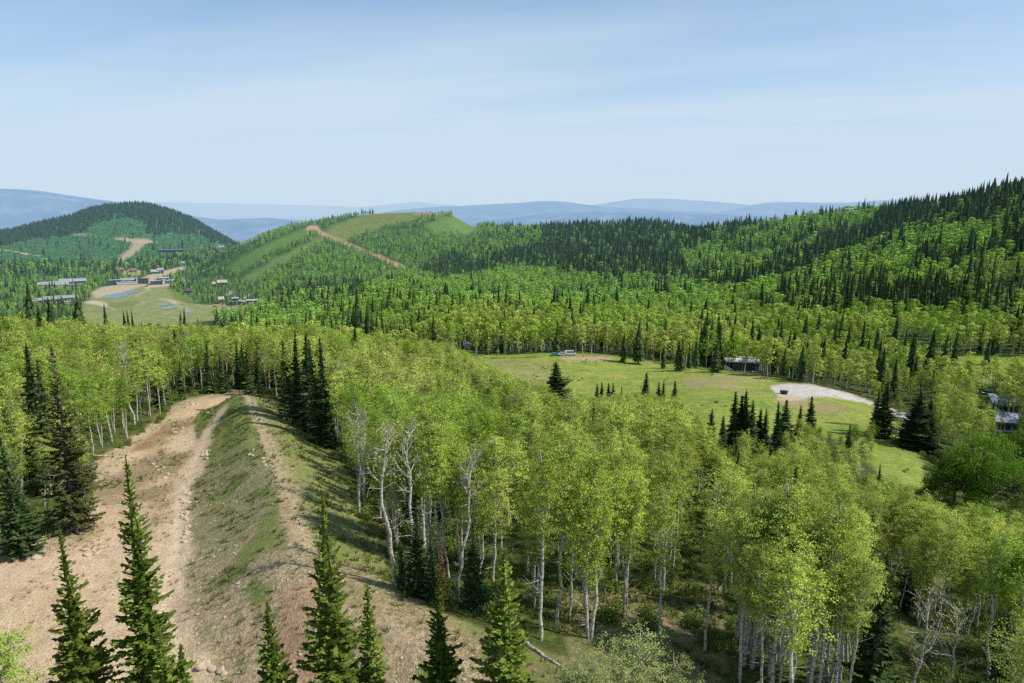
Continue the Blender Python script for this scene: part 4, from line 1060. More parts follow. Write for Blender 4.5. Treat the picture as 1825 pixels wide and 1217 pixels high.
EXTRA = []
_q = np.random.RandomState(5)
for i in range(26):                          # the close row of stems along the front of the large stand
    EXTRA.append((_q.uniform(1318, 1512), _q.uniform(1165, 1262), _q.uniform(13.5, 17.5)))
for i in range(12):
    EXTRA.append((_q.uniform(930, 1130), _q.uniform(1000, 1100), _q.uniform(13, 16.5)))
for i in range(10):
    EXTRA.append((_q.uniform(660, 860), _q.uniform(960, 1060), _q.uniform(13, 16)))
for i in range(30):                          # pale small aspens filling the corner below the turnaround bank
    u_ = _q.uniform(1395, 1548); EXTRA.append((u_, _q.uniform(800, 880), _q.uniform(6.5, 9.5)))
for i in range(18):
    EXTRA.append((_q.uniform(1225, 1440), _q.uniform(835, 880), _q.uniform(8, 11)))
for i in range(14):
    EXTRA.append((_q.uniform(1672, 1825), _q.uniform(700, 790), _q.uniform(7.5, 10.5)))
for u, v, hh in EXTRA:
    x, y = unproj(u, v); tree('aspen_tree', x, y, float(height(x, y)), hh, .82)
# --- the woods at large, on a jittered grid
LINE_U = [-200, 0, 150, 300, 450, 600, 700, 780, 830, 870, 930, 965, 1000, 1060, 1120, 1180, 1230, 1262, 1300, 1400, 1440, 1480, 1500, 1560, 1620, 1660, 1720, 1825, 2000]
LINE_V = [548, 552, 560, 568, 573, 578, 588, 600, 620, 645, 672, 682, 694, 702, 697, 690, 714, 755, 800, 795, 752, 752, 775, 838, 850, 872, 895, 905, 910]
def jgrid(r0, r1, sp, azmax=42):
    R = r1; n = int(R / sp) + 2
    gx, gy = np.meshgrid(np.arange(-n, n + 1) * sp, np.arange(0, n + 1) * sp * .95)
    gx = gx + RS.uniform(-.48, .48, gx.shape) * sp; gy = gy + RS.uniform(-.48, .48, gy.shape) * sp
    r = np.hypot(gx, gy); a = np.degrees(np.arctan2(gx, gy))
    m = (r >= r0) & (r < r1) & (np.abs(a) < azmax)
    return gx[m], gy[m]
def PP(poly, u, v): return inpoly(poly, u, v)
hand_xy = np.array([(t['x'], t['y']) for t in TREES])
cand = []
for r0, r1, sp in ((46, 260, 3.95), (260, 420, 4.1), (420, 800, 5.6), (800, 1500, 6.6), (1500, 2750, 7.2)):
    x, y = jgrid(r0, r1, sp)
    i, j = gidx(x, y); m = ~NOTREE[i, j]; x, y = x[m], y[m]
    z = height(x, y); r = np.hypot(x, y); u, v, _ = project(x, y, z)
    n = len(x); rnd = RS.rand(n)
    kind = np.zeros(n, int)                       # 0 aspen 1 conifer 2 brush
    h = RS.uniform(.64, 1.18, n) * 15.0; s = RS.uniform(.85, 1.2, n); keep = np.ones(n, bool)
    nz = fbm(x, y, 38, 3); nz2 = fbm(x + 400, y, 90, 3)
    uj = u + fbm(x, y, 60, 2) * 12; vj = v + fbm(x + 99, y, 60, 2) * 4
    if r1 <= 260:
        pc = np.where(u < 620, .045, .03) + .10 * (nz > .42)
        pc = np.where(PP([(330, 660), (520, 660), (520, 715), (330, 715)], u, v), .30, pc)
        pc = np.where(PP([(1225, 740), (1470, 740), (1440, 860), (1240, 870)], u, v), .22, pc)
        pc = np.where(PP([(700, 900), (860, 930), (880, 1110), (690, 1060)], u, v), .22, pc)
        h = np.where(u < 520, RS.uniform(.70, 1.14, n) * 13.4, h)
        thin = PP([(985, 1045), (1290, 1045), (1310, 1300), (1040, 1320), (985, 1200)], u, v)
        keep &= ~(thin & (rnd < .93))
        keep &= ~(PP([(690, 980), (985, 1040), (1040, 1320), (690, 1320)], u, v) & (rnd < .6))
        keep &= ~(PP([(800, 850), (960, 850), (985, 1000), (860, 1050)], u, v) & (rnd < .62))
        keep &= ~(PP([(1225, 900), (1300, 900), (1310, 1130), (1240, 1120)], u, v) & (rnd < .7))
        keep &= ~((u > 1535) & (u < 1735) & (v > 1110) & (r < 75))
        scrub = PP([(1440, 840), (1640, 860), (1700, 960), (1600, 1010), (1450, 930)], u, v)
        h = np.where(scrub, h * .62, h)
        keep &= ~((u > 1190) & (u < 1665) & (r > 186))
        keep &= ~((u > 1530) & (u < 1665) & (v < 900) & (r > 140))
        keep &= (r > 56) | (u > 1290)
        keep &= ~((r < 66) & (u < 1000))
        kind = (rnd < pc).astype(int)
        h = np.where(kind == 1, RS.uniform(.6, 1.2, n) * 12.0, h)
    elif r1 <= 420:
        pc = .02 + .55 * sstep(.16, .4, nz)
        pc = np.where(PP([(760, 560), (1000, 560), (1000, 620), (860, 650), (760, 640)], u, v), .06, pc)
        pc = np.where(PP([(980, 560), (1330, 570), (1340, 650), (990, 640)], u, v), .06 + .65 * sstep(.10, .35, nz), pc)
        lotbelt = PP([(1340, 655), (1400, 668), (1460, 684), (1560, 712), (1640, 712), (1640, 640), (1400, 610), (1330, 640)], u, v)
        pc = np.where(lotbelt, .12, pc)
        h = np.where(lotbelt, RS.uniform(.75, 1.05, n) * 12.0, h)
        house = PP([(1560, 650), (1830, 690), (1900, 790), (1690, 770), (1640, 800), (1555, 760)], u, v)
        keep &= ~(house & (rnd < .12)); h = np.where(house, h * .74, h)
        keep &= ~((u > 1560) & (v < 655) & (v > 600) & (rnd < .35))
        kind = (RS.rand(n) < pc).astype(int)
        h = np.where(kind == 1, RS.uniform(.42, 1.2, n) * 17.0, h); s = np.where(kind == 0, s * 1.22, s * 1.1)
        keep &= ~((u < 1000) & (u > 640) & (r < 330) & (v > 632) & (v < 720))
    else:
        pc = .30 + 1.1 * nz2 + 1.0 * nz
        dark = PP([(840, 424), (1000, 404), (1200, 396), (1450, 372), (1500, 392), (1300, 470), (1200, 505), (1050, 500), (900, 478), (800, 500), (740, 482), (800, 455)], uj, vj)
        pc = np.where(dark, .86, pc)
        pc = np.where(PP([(752, 420), (860, 402), (962, 402), (962, 440), (860, 468), (780, 446)], uj, vj), .22, pc)
        b1 = PP([(1205, 446), (1400, 394), (1560, 372), (1625, 368), (1500, 412), (1350, 452), (1220, 492)], uj, vj); pc = np.where(b1, .24 + .6 * nz, pc)
        b2 = PP([(1350, 482), (1500, 422), (1650, 352), (1700, 335), (2000, 280), (2000, 385), (1825, 400), (1700, 402), (1550, 452), (1400, 522)], uj, vj); pc = np.where(b2, .92 + .5 * nz, pc)
        b3 = PP([(1250, 570), (1450, 482), (1600, 432), (1825, 382), (2000, 370), (2000, 440), (1825, 446), (1650, 474), (1500, 545), (1350, 600)], uj, vj); pc = np.where(b3, .27 + .9 * nz, pc)
        b4 = PP([(1640, 470), (1825, 440), (2000, 440), (2000, 640), (1825, 640), (1720, 640), (1600, 570)], uj, vj); pc = np.where(b4, .62 + .9 * nz, pc)
        flr = PP([(450, 498), (900, 500), (1250, 520), (1420, 590), (1300, 640), (450, 600)], uj, vj); pc = np.where(flr, .03 + .7 * sstep(.18, .42, nz), pc)
        pale = PP([(870, 545), (1000, 528), (1200, 545), (1400, 560), (1420, 600), (1200, 590), (900, 585)], uj, vj); pc = np.where(pale, .03 + .25 * nz, pc)
        low = PP([(440, 555), (700, 540), (760, 560), (740, 590), (440, 585)], uj, vj); pc = np.where(low, .22 + .5 * nz, pc)
        pc = np.where(PP([(490, 500), (640, 498), (660, 545), (480, 545)], uj, vj), .42 + .5 * nz, pc)
        hillL = (u < 860) & (r > 900) & (r < 1750) & (u > 325)
        pc = np.where(hillL & ~dark & (v < 500), .10 + .25 * nz, pc)
        vly = (u < 460) & (r > 850) & (r < 1480); pc = np.where(vly, .30 + .5 * nz, pc)
        keep &= ~(vly & (rnd < .25))
        kind = (RS.rand(n) < pc).astype(int)
        h = np.where(kind == 1, RS.uniform(.38, 1.2, n) * 19.5, RS.uniform(.62, 1.22, n) * 13.8)
        h = h * (1 + .30 * fbm(x, y, 24, 2)); s = np.where(kind == 0, s * RS.uniform(1.1, 1.75, n), s * RS.uniform(.85, 1.3, n)); keep &= fbm(x + 70, y + 30, 17, 2) > -.42
        h = np.where(hillL, h * .70, h); h = np.where(vly, h * .68, h)
        if r1 > 1500:
            butte = u < 440
            cap = PP([(-400, 445), (0, 437), (90, 425), (150, 415), (165, 400), (230, 388), (262, 402), (265, 420), (300, 420), (345, 418), (380, 430), (440, 450), (440, 425), (380, 395), (320, 365), (262, 350), (200, 360), (100, 392), (0, 408), (-400, 410)], uj, vj)
            strip = PP([(-400, 474), (0, 476), (200, 472), (330, 458), (420, 437), (440, 452), (330, 482), (200, 484), (160, 494), (0, 520), (-400, 520)], uj, vj)
            k2 = np.where(cap, 1, np.where(strip, (RS.rand(n) < .5).astype(int), 2))
            k2 = np.where((k2 == 2) & (RS.rand(n) < .02), 1, k2)
            kind = np.where(butte, k2, kind)
            h = np.where(butte & (kind == 1), RS.uniform(.7, 1.25, n) * 17, h); h = np.where(kind == 2, RS.uniform(.6, 1.3, n) * 3.0, h)
            s = np.where(butte & (kind == 1), 1.55, s); keep &= ~(butte & (kind == 1) & (RS.rand(n) < .35))
    # tops stay under the outline that the near stand has in the photo
    if r1 <= 260:
        ut, vt_, _ = project(x, y, z + h)
        lim = np.interp(ut, LINE_U, LINE_V) + fbm(ut * 1.0, vt_ * 0, 22, 2) * 9
        kk = (PH / 2 - lim) / F
        hfit = y * (kk * CT - ST) / (CT + kk * ST) - z
        hfit = np.where(kind == 1, hfit + 1.5, hfit) * RS.uniform(.9, 1.0, n)
        fr = ~((u > 1665) & (r > 186)); h = np.where((h > hfit) & fr, hfit, h); keep &= h > 5.2
    ut, vt_, _ = project(x, y, z + h)
    keep &= seen_slack(x, y, z + h) > -.5
    keep &= (u > -150) & (u < PW + 150) & (vt_ < PH + 40)
    if True:
        for (a, b, c, d) in CLEAR:
            if r1 <= 260 and d < 690: continue
            hr = math.hypot(*unproj((a + c) / 2, d - 1)) if d < 600 or True else 0
            wpx = 2.0 / r * F * .9
            keep &= ~((r < hr + 6) & (u + wpx > a) & (u - wpx < c) & (vt_ < d - .25 * (d - b)) & (v > b) & (rnd < (.97 if d > 600 else .45)))
        if r0 >= 260: keep &= ~((u > 140) & (u < 385) & (r < 960) & (vt_ < 572))
    dm = np.ones(n, bool)
    if r1 <= 420:
        for q in range(n):
            if keep[q]:
                dd = np.min((hand_xy[:, 0] - x[q]) ** 2 + (hand_xy[:, 1] - y[q]) ** 2)
                dm[q] = dd > 2.2 ** 2
    keep &= dm
    for q in np.where(keep)[0]:
        cand.append((int(kind[q]), x[q], y[q], z[q], h[q], s[q]))
for k, x, y, z, h, s in cand:
    tree(('aspen_tree', 'spruce_tree', 'brush')[k], x, y, z, h, s)
for u, v, hh in ((626, 386, 10), (634, 385, 13), (645, 382, 17), (651, 382, 13), (659, 381, 15), (664, 381, 14), (745, 392, 12), (752, 391, 16), (757, 393, 11), (762, 388, 9)):
    x, y = unproj(u, v); tree('spruce_tree', x, y, float(height(x, y)), hh, 1.3)      # the few spruces on the rim of the grassy dome
print('trees placed:', len(TREES), '%.1f s' % (time.time() - T0))

# --- which of them show largest: paint all from near to far into a small depth picture
WQ, HQ = 608, 405; q_ = WQ / PW
uu, vv_ = np.meshgrid((np.arange(WQ) + .5) / q_, (np.arange(HQ) + .5) / q_)
a_, t_ = az_t(uu, vv_)
ai = np.clip(((a_ - AZ[0]) / (AZ[1] - AZ[0])), 0, NAZ - 1).astype(int)
RT = np.full((HQ, WQ), 1e9)
for i in np.unique(ai):
    m = ai == i; j = np.searchsorted(TMAX[i], t_[m]); RT[m] = np.where(j < NR, RR[np.minimum(j, NR - 1)], 1e9)
FILL = np.zeros((HQ, WQ), bool)
order = sorted(range(len(TREES)), key=lambda i: TREES[i]['x'] ** 2 + TREES[i]['y'] ** 2)
for i in order:
    t = TREES[i]; r = math.hypot(t['x'], t['y']); t['r'] = r; t['vis'] = 0
    if r > 900: continue
    zc = t['y'] * CT - t['z'] * ST
    u0, v0, _ = project(t['x'], t['y'], t['z']); u1, v1, _ = project(t['x'], t['y'], t['z'] + t['h'])
    t['u'], t['v0'], t['v1'] = float((u0 + u1) / 2), float(v0), float(v1)
    con = t['kind'] == 'spruce_tree'
    w = (.115 if con else .16) * t['h'] * t['s'] / zc * F * q_
    bot = v0 * q_ if con else (v1 + .58 * (v0 - v1)) * q_
    y0, y1 = int(max(0, v1 * q_)), int(min(HQ, bot + 1)); x0, x1 = int(max(0, t['u'] * q_ - w)), int(min(WQ, t['u'] * q_ + w + 1))
    if y1 <= y0 or x1 <= x0: continue
    yy = (np.arange(y0, y1) + .5 - v1 * q_) / max(bot - v1 * q_, 1e-3); xx = (np.arange(x0, x1) + .5 - t['u'] * q_) / max(w, .4)
    sh = (np.abs(xx)[None] <= np.clip(yy, 0, 1)[:, None] ** .9) if con else (xx[None] ** 2 + (yy[:, None] * 2 - 1) ** 2 <= 1)
    blk = FILL[y0:y1, x0:x1]
    ok = sh & ~blk & (RT[y0:y1, x0:x1] > r * .97)
    t['vis'] = int(ok.sum())
    FILL[y0:y1, x0:x1] |= sh & (RT[y0:y1, x0:x1] > r * .97)
SINGLE = []
for kind in ('aspen_tree', 'spruce_tree'):
    hand = [t for t in TREES if t['kind'] == kind and t['hand']]
    auto = sorted((t for t in TREES if t['kind'] == kind and not t['hand'] and t['vis'] > 0), key=lambda t: -t['vis'])
    SINGLE += hand + auto[:300 - len(hand)]
SINGLE += [t for t in TREES if t['kind'] not in ('aspen_tree', 'spruce_tree', 'brush')]
sid = {id(t) for t in SINGLE}
WOODS = [t for t in TREES if id(t) not in sid and (t['r'] > 330 or t['vis'] > 0 or t['r'] < 330)]

# --- words for the trees of the big stands: what they stand beside
ZONES = [(30, 720, 'around the shaggy spruce at the picture edge'), (60, 610, 'in the pale stand below the valley houses'), (150, 590, 'in the pale stand before the valley park'),
         (170, 700, 'in the stand along the reddish soil of the trail'), (250, 650, 'along the middle of the trail edge'), (250, 575, 'at the back of the stand above the valley ponds'),
         (350, 640, 'among the white trunks at the trail top'), (420, 590, 'behind the white trunks at the trail head'), (500, 640, 'between the trail head and the dark spruce clump'),
         (560, 620, 'behind the dark spruce clump above the berm'), (620, 700, 'beside the bare grey aspens at the grass slope'), (640, 600, 'on the sunny crest behind the spruce clump'),
         (700, 660, 'on the rounded bright wooded shoulder'), (760, 620, 'at the edge of the bright shoulder above the meadow'), (820, 680, 'on the slope leading to the meadow corner'),
         (780, 740, 'around the tall two toned bare aspen'), (870, 760, 'behind the bleached leafless aspens'), (760, 860, 'under the tall bare aspens by the shade'),
         (860, 900, 'in the gap behind the aspen with the curling limb'), (930, 720, 'just below the meadow corner'), (960, 860, 'behind the leaning white trunked aspen'), (1040, 720, 'in front of the wide bushy spruce'),
         (1060, 820, 'around the tall straight aspen above the grass'), (1100, 760, 'in the bright stand below the meadow front'), (1160, 720, 'right under the slim meadow spruce'.replace('right ', 'just ')), (1180, 830, 'behind the crooked double stemmed aspen'),
         (1230, 800, 'beside the pointed spruce below the meadow track'), (1260, 920, 'in the dark gap before the large stand'), (1340, 860, 'on top of the large stand below the black grove'), (1400, 960, 'in the thick of the large stand'),
         (1420, 820, 'between the black grove and the large stand'), (1480, 800, 'below the bank of the gravel turnaround'), (1480, 900, 'in the stand next to the small lone spruce'), (1500, 1050, 'before the large shadowed spruce'),
         (1560, 900, 'in the pale scrub'), (1600, 1000, 'behind the large shadowed spruce'), (1650, 940, 'between the pale scrub and the dark broadleaf'), (1720, 960, 'below the dark broadleaf dome'), (1720, 1080, 'beside the two bleached dead aspens'),
         (1790, 960, 'at the picture edge below the dark broadleaf'), (1790, 1130, 'in the sunlit bottom corner'), (1640, 690, 'between the grass strip and the gravel road'), (1740, 720, 'around the blue grey roofs'),
         (1500, 660, 'behind the gravel turnaround'), (1440, 640, 'between the flat roofed house and the turnaround'), (1320, 610, 'behind the flat roofed house'), (1240, 600, 'behind the close row of meadow spruces'), (1060, 600, 'behind the far middle of the meadow'),
         (940, 600, 'behind the bright row on the meadow edge'), (850, 590, 'above the meadow corner'), (760, 570, 'in the hollow beyond the bright shoulder'), (600, 560, 'in the hollow beyond the sunny crest'), (1160, 560, 'on the low wooded rise beyond the meadow'), (1350, 560, 'at the foot of the big forested slope'),
         (1500, 560, 'below the ghostly grey aspens'), (1580, 560, 'at the head of the upper green clearing'), (1650, 600, 'beside the upper green clearing'), (1720, 560, 'above the upper green clearing'), (1790, 600, 'at the picture edge of the upper clearing'), (1790, 500, 'on the steep slope at the picture edge'),
         (1815, 400, 'in the dark band near the top of the steep slope'), (1760, 440, 'in the bright aspen band crossing the steep slope'), (1815, 550, 'in the dark wood low on the steep slope'), (1720, 500, 'between the bright aspen band and the upper clearing'),
         (1640, 540, 'on the lower slope above the lone clearing spruce'), (1580, 480, 'amid the mixed wood beneath the conifer band'), (1560, 620, 'at the near end of the upper green clearing'), (1400, 600, 'on the rise above the flat roofed house'),
         (1650, 480, 'on the middle of the big forested slope'), (1450, 480, 'on the lower shoulder of the big forested slope'), (900, 540, 'near the small bare patch of road in the woods')]
zp = np.array([(a, b) for a, b, _ in ZONES], float)
groups = {}
for t in SINGLE:
    if not t['hand']:
        k = int(np.argmin((zp[:, 0] - t['u']) ** 2 + ((zp[:, 1] - (t['v0'] * .4 + t['v1'] * .6)) * 1.3) ** 2))
        groups.setdefault((t['kind'], k), []).append(t)
for (kind, k), ts in groups.items():
    ts.sort(key=lambda t: -t['h']); ph = ZONES[k][2]
    w = 'leafy aspen' if kind == 'aspen_tree' else 'dark spruce'
    n = len(ts)
    for q, t in enumerate(ts):
        if n == 1: t['label'] = f'single {w} {ph}'
        elif q == 0: t['label'] = f'tallest {w} {ph}'
        elif q == n - 1: t['label'] = f'shortest {w} {ph}'
        elif n == 3: t['label'] = f'middling {w} {ph}'
        elif q == 1: t['label'] = f'second tallest {w} {ph}'
        else:
            mid = sorted(z['s'] for z in ts[2:-1]); a, b = mid[len(mid) // 3], mid[2 * len(mid) // 3]
            t['label'] = ('slender ' if t['s'] < a else 'broad ' if t['s'] >= b else 'middling ') + f'{w} {ph}'
        t['group'] = ('leafy aspens ' if kind == 'aspen_tree' else 'dark spruces ') + ph
GRP = {'aspen_tree': 'leafy aspens one can tell apart', 'spruce_tree': 'firs and spruces one can tell apart', 'bare_aspen': 'bare and bleached aspens', 'broadleaf_tree': 'rounded broadleaf trees', 'aspen_sapling': 'pale young aspens along the bottom edge'}

# --- build the single trees: an empty at the foot, trunk and crown below it
def lod_of(r): return 0 if r < 105 else 1 if r < 235 else 2 if r < 620 else 3
def thing(name, label, cat, loc, group=None, rz=0.0):
    o = bpy.data.objects.new(name, None); COL.objects.link(o)
    o.location = loc; o.rotation_euler = (0, 0, rz); o['label'] = label; o['category'] = cat; o.empty_display_size = .5
    if group: o['group'] = group
    return o
def part(name, me, parent, **kw):
    o = bpy.data.objects.new(name, me); COL.objects.link(o); o.parent = parent
    for k, v in kw.items(): o[k] = v
    return o
BARE_CACHE = {}
CATS = {'aspen_tree': 'aspen', 'spruce_tree': 'spruce', 'bare_aspen': 'bare tree', 'broadleaf_tree': 'tree', 'aspen_sapling': 'sapling'}
for qi, t in enumerate(SINGLE):
    kind = t['kind']; lod = lod_of(t['r']); rs = np.random.RandomState(qi)
    e = thing(kind, t['label'], CATS[kind], (t['x'], t['y'], t['z'] - .05), t['group'] or GRP[kind], rs.uniform(0, 6.28))
    k = t['h'] / 15.0
    e.rotation_euler = (rs.normal() * .02, rs.normal() * .02, rs.uniform(0, 6.28))
    e.scale = (k * t['s'], k * t['s'], k)
    if kind == 'aspen_tree':
        ms = ASP[lod]; tr, cr = ms[rs.choice((1, 3, 5, 7)) if lod == 0 and t['r'] < 85 and rs.rand() < .7 else rs.randint(len(ms))]
        if k < .62: e.scale = (k * 1.2, k * 1.2, k)
        part('trunk', tr, e); part('crown', cr, e)
    elif kind == 'spruce_tree':
        if t.get('near'):
            R, pw, sd_ = t['near']; tr, cr = spruce(sd_, 0, t['h'], R * 1.22, M_SPRUCE_NEAR, levels=int(30 + t['h'] * 1.9), pw=pw); e.scale = (1, 1, 1)
        elif t.get('rag'):
            tr, cr = spruce(77, 0, t['h'], 3.5, M_RAGGED, ragged=.22, levels=62, skirt=.05, pw=.95); e.scale = (1, 1, 1)
            part('trunk', tr, e); part('crown', cr, e)
            for b in range(46):
                g = Geo(); a = rs.uniform(0, 6.28); L = rs.uniform(1.2, 3.4); zb = rs.uniform(.3, 8.5); dz = rs.uniform(-.5, .12)
                tt = np.linspace(0, 1, 5); p = np.stack([np.cos(a + tt * .3) * L * tt, np.sin(a + tt * .3) * L * tt, zb + dz * L * tt + .25 * L * tt ** 2], 1)
                g.tube(p, np.linspace(.055, .012, 5), 4)
                for s2 in (-1, 1):
                    g.tube(p[2] + np.outer(np.linspace(0, 1, 3), [math.cos(a + s2 * .8) * L * .4, math.sin(a + s2 * .8) * L * .4, .1]), [.03, .015, .008], 3)
                part('dead_branch', g.mesh('dead_branch', M_SNAG), e)
            continue
        elif t.get('red'):
            tr, cr = spruce(78, 1, 15, 1.5, M_RED, ragged=.3)
        else:
            ms = SPR[lod]; tr, cr = ms[rs.randint(len(ms))]
            if lod == 0 and t['hand']: pass
        part('trunk', tr, e); part('crown', cr, e)
    elif kind == 'bare_aspen':
        key = t['seed']; tr, tw, lf = bare_aspen(1000 + key, 15, t['leaf'], bend=(.2, -.3, .4, .1, .7, -.6)[key % 6], split=(.60, .62, .66, .62, .70, .68, .5, .5, .45, .5)[key % 10], R=(1.7, 1.4, 1.6, 1.7, 2.0, 1.6, 2.0, 1.9, 2.8, 2.6)[key % 10])
        e.scale = (k, k, k)
        part('trunk', tr, e); part('twigs', tw, e)
        if lf: part('leaves', lf, e)
    elif kind == 'broadleaf_tree':
        hb = min(13, max(t['h'], 6)); tr, cr = bushy_tree(60 + t['seed'], hb, hb * (.62 if t['seed'] < 4 else .42) * t['s'], 95 if t['seed'] < 4 else 30, 170 if t['seed'] < 4 else 90, M_LUSH if t['seed'] in (0, 1, 2, 3, 6) else M_SHRUB); e.scale = (1, 1, t['h'] / hb)
        part('trunk', tr, e); part('crown', cr, e)
    else:
        tr, cr = aspen(70 + t['seed'], 0, 15, .22, 2.9, .62, M_PALELEAF if t['seed'] != 2 else M_ASPEN, twin=True)
        e.scale = (k * 1.35, k * 1.35, k)
        part('trunk', tr, e); part('crown', cr, e)
print('single trees', len(SINGLE), '%.1f s' % (time.time() - T0))

# --- the uncounted woods: each one object, its trees set out by geometry nodes
def scatter(name, label, sets):
    """sets: list of (list of meshes, array rows x y z sx sz rot) -> one object of kind stuff"""
    rows = np.concatenate([s[1] for s in sets]); lod = np.concatenate([np.full(len(s[1]), i) for i, s in enumerate(sets)])
    me = bpy.data.meshes.new(name); me.vertices.add(len(rows)); me.vertices.foreach_set('co', rows[:, :3].astype(np.float32).ravel())
    def attr(nm, ty, arr, key='value'):
        a = me.attributes.new(nm, ty, 'POINT'); a.data.foreach_set(key, arr.astype(np.int32 if ty == 'INT' else np.float32).ravel())
    attr('lod', 'INT', lod); attr('pick', 'INT', np.concatenate([RS.randint(0, len(s[0]), len(s[1])) for s in sets]))
    attr('size', 'FLOAT_VECTOR', rows[:, [3, 3, 4]], 'vector')
    attr('turn', 'FLOAT_VECTOR', np.stack([RS.normal(size=len(rows)) * .02, RS.normal(size=len(rows)) * .02, rows[:, 5]], 1), 'vector')
    o = link(name, me, kind='stuff', label=label)
    ng = bpy.data.node_groups.new(name, 'GeometryNodeTree')
    ng.interface.new_socket('Geometry', in_out='INPUT', socket_type='NodeSocketGeometry'); ng.interface.new_socket('Geometry', in_out='OUTPUT', socket_type='NodeSocketGeometry')
    gi = ng.nodes.new('NodeGroupInput'); go = ng.nodes.new('NodeGroupOutput'); J = ng.nodes.new('GeometryNodeJoinGeometry')
    def na(nm, ty):
        n = ng.nodes.new('GeometryNodeInputNamedAttribute'); n.data_type = ty; n.inputs[0].default_value = nm; return n.outputs[0]
    for i, (meshes, _) in enumerate(sets):
        j2 = ng.nodes.new('GeometryNodeJoinGeometry')
        for mi, m in enumerate(meshes):
            src = bpy.data.objects.new(name + '_source', m)
            oi = ng.nodes.new('GeometryNodeObjectInfo'); oi.inputs['Object'].default_value = src; oi.inputs['As Instance'].default_value = False
            gt = ng.nodes.new('GeometryNodeGeometryToInstance'); ng.links.new(oi.outputs['Geometry'], gt.inputs[0]); ng.links.new(gt.outputs[0], j2.inputs[0])
        cmp = ng.nodes.new('FunctionNodeCompare'); cmp.data_type = 'INT'; cmp.operation = 'EQUAL'
        ints = [s for s in cmp.inputs if s.type == 'INT']
        ng.links.new(na('lod', 'INT'), ints[0]); ints[1].default_value = i
        iop = ng.nodes.new('GeometryNodeInstanceOnPoints')
        ng.links.new(gi.outputs[0], iop.inputs['Points']); ng.links.new(cmp.outputs[0], iop.inputs['Selection']); ng.links.new(j2.outputs[0], iop.inputs['Instance'])
        iop.inputs['Pick Instance'].default_value = True
        ng.links.new(na('pick', 'INT'), iop.inputs['Instance Index'])
        ng.links.new(na('turn', 'FLOAT_VECTOR'), iop.inputs['Rotation']); ng.links.new(na('size', 'FLOAT_VECTOR'), iop.inputs['Scale'])
        ng.links.new(iop.outputs[0], J.inputs[0])
    ng.links.new(J.outputs[0], go.inputs[0])
    md = o.modifiers.new('scatter', 'NODES'); md.node_group = ng
    return o
def rows_of(ts, base_h=15.0):
    a = np.array([(t['x'], t['y'], t['z'] - .1, t['h'] / base_h * t['s'], t['h'] / base_h, 0) for t in ts], float).reshape(-1, 6); a[:, 5] = RS.uniform(0, 6.28, len(a)); return a
for kind, nm, lab, bank in (('aspen_tree', 'aspen_woods', 'aspen woods covering the slopes as one leafy mass behind the single trees', ASP), ('spruce_tree', 'spruce_woods', 'dark conifer woods on the hills and the big slope', SPR)):
    sets = []
    for l in range(4):
        ts = [t for t in WOODS if t['kind'] == kind and lod_of(t['r']) == l]
        print(nm, 'lod', l, len(ts))
        if ts: sets.append(([joined(m, nm) for m in bank[l]], rows_of(ts)))
    scatter(nm, lab, sets)
ts = [t for t in WOODS if t['kind'] == 'brush']
scatter('brush_vegetation', 'low oak brush covering the flanks of the dark topped butte', [([joined(m, 'brush') for m in BRU], rows_of(ts, 2.6))])
print('woods set out %.1f s' % (time.time() - T0))
# ------------------------------------------------------------------ ponds, houses, cars, stones, logs, low plants
def water_mat():
    m, nt = new_mat('pond_surface')
    g = nd(nt, 'ShaderNodeNewGeometry'); n = noise(nt, g.outputs['Position'], .5, 4)
    b = nd(nt, 'ShaderNodeBsdfPrincipled'); nt.links.new(mixc(nt, n, (.05, .105, .19), (.08, .14, .23)), b.inputs['Base Color'])
    b.inputs['Roughness'].default_value = .12; b.inputs['Specular IOR Level'].default_value = .5
    bp = nd(nt, 'ShaderNodeBump'); bp.inputs['Strength'].default_value = .15; nt.links.new(n, bp.inputs['Height']); nt.links.new(bp.outputs[0], b.inputs['Normal'])
    finish(nt, b.outputs[0]); return m
M_WATER = water_mat()
PONDS = [([(182, 528), (190, 525.5), (205, 523.5), (216, 522.5), (222, 520), (229, 518), (242, 517.4), (253, 519), (246, 521.5), (236, 522), (228, 525), (221, 528), (212, 531), (196, 531), (186, 530)], 'long blue pond with a narrow arm in the valley park'),
         ([(280, 541), (290, 540), (298, 540.5), (299, 543.5), (292, 544.8), (282, 544)], 'small round blue pond in the valley park'),
         ([(287, 549), (300, 546.4), (315, 546.6), (312, 549.5), (300, 551.3), (289, 551)], 'small oval blue pond below the round one'),
         ([(322, 554), (335, 552.8), (345, 553.5), (343, 556), (330, 557)], 'sliver of blue pond behind the spruce tips')]
for poly, lab in PONDS:
    w_ = [unproj(*p) for p in poly]
    zz = max(float(height(*p)) for p in w_) + .12
    bm = bmesh.new(); f = bm.faces.new([bm.verts.new((x, y, zz)) for x, y in w_]); f.normal_update()
    if f.normal.z < 0: f.normal_flip()
    bmesh.ops.triangulate(bm, faces=bm.faces[:])
    me = bpy.data.meshes.new('pond_water'); bm.to_mesh(me); bm.free(); me.materials.append(M_WATER)
    link('pond_water', me, kind='structure', label=lab)

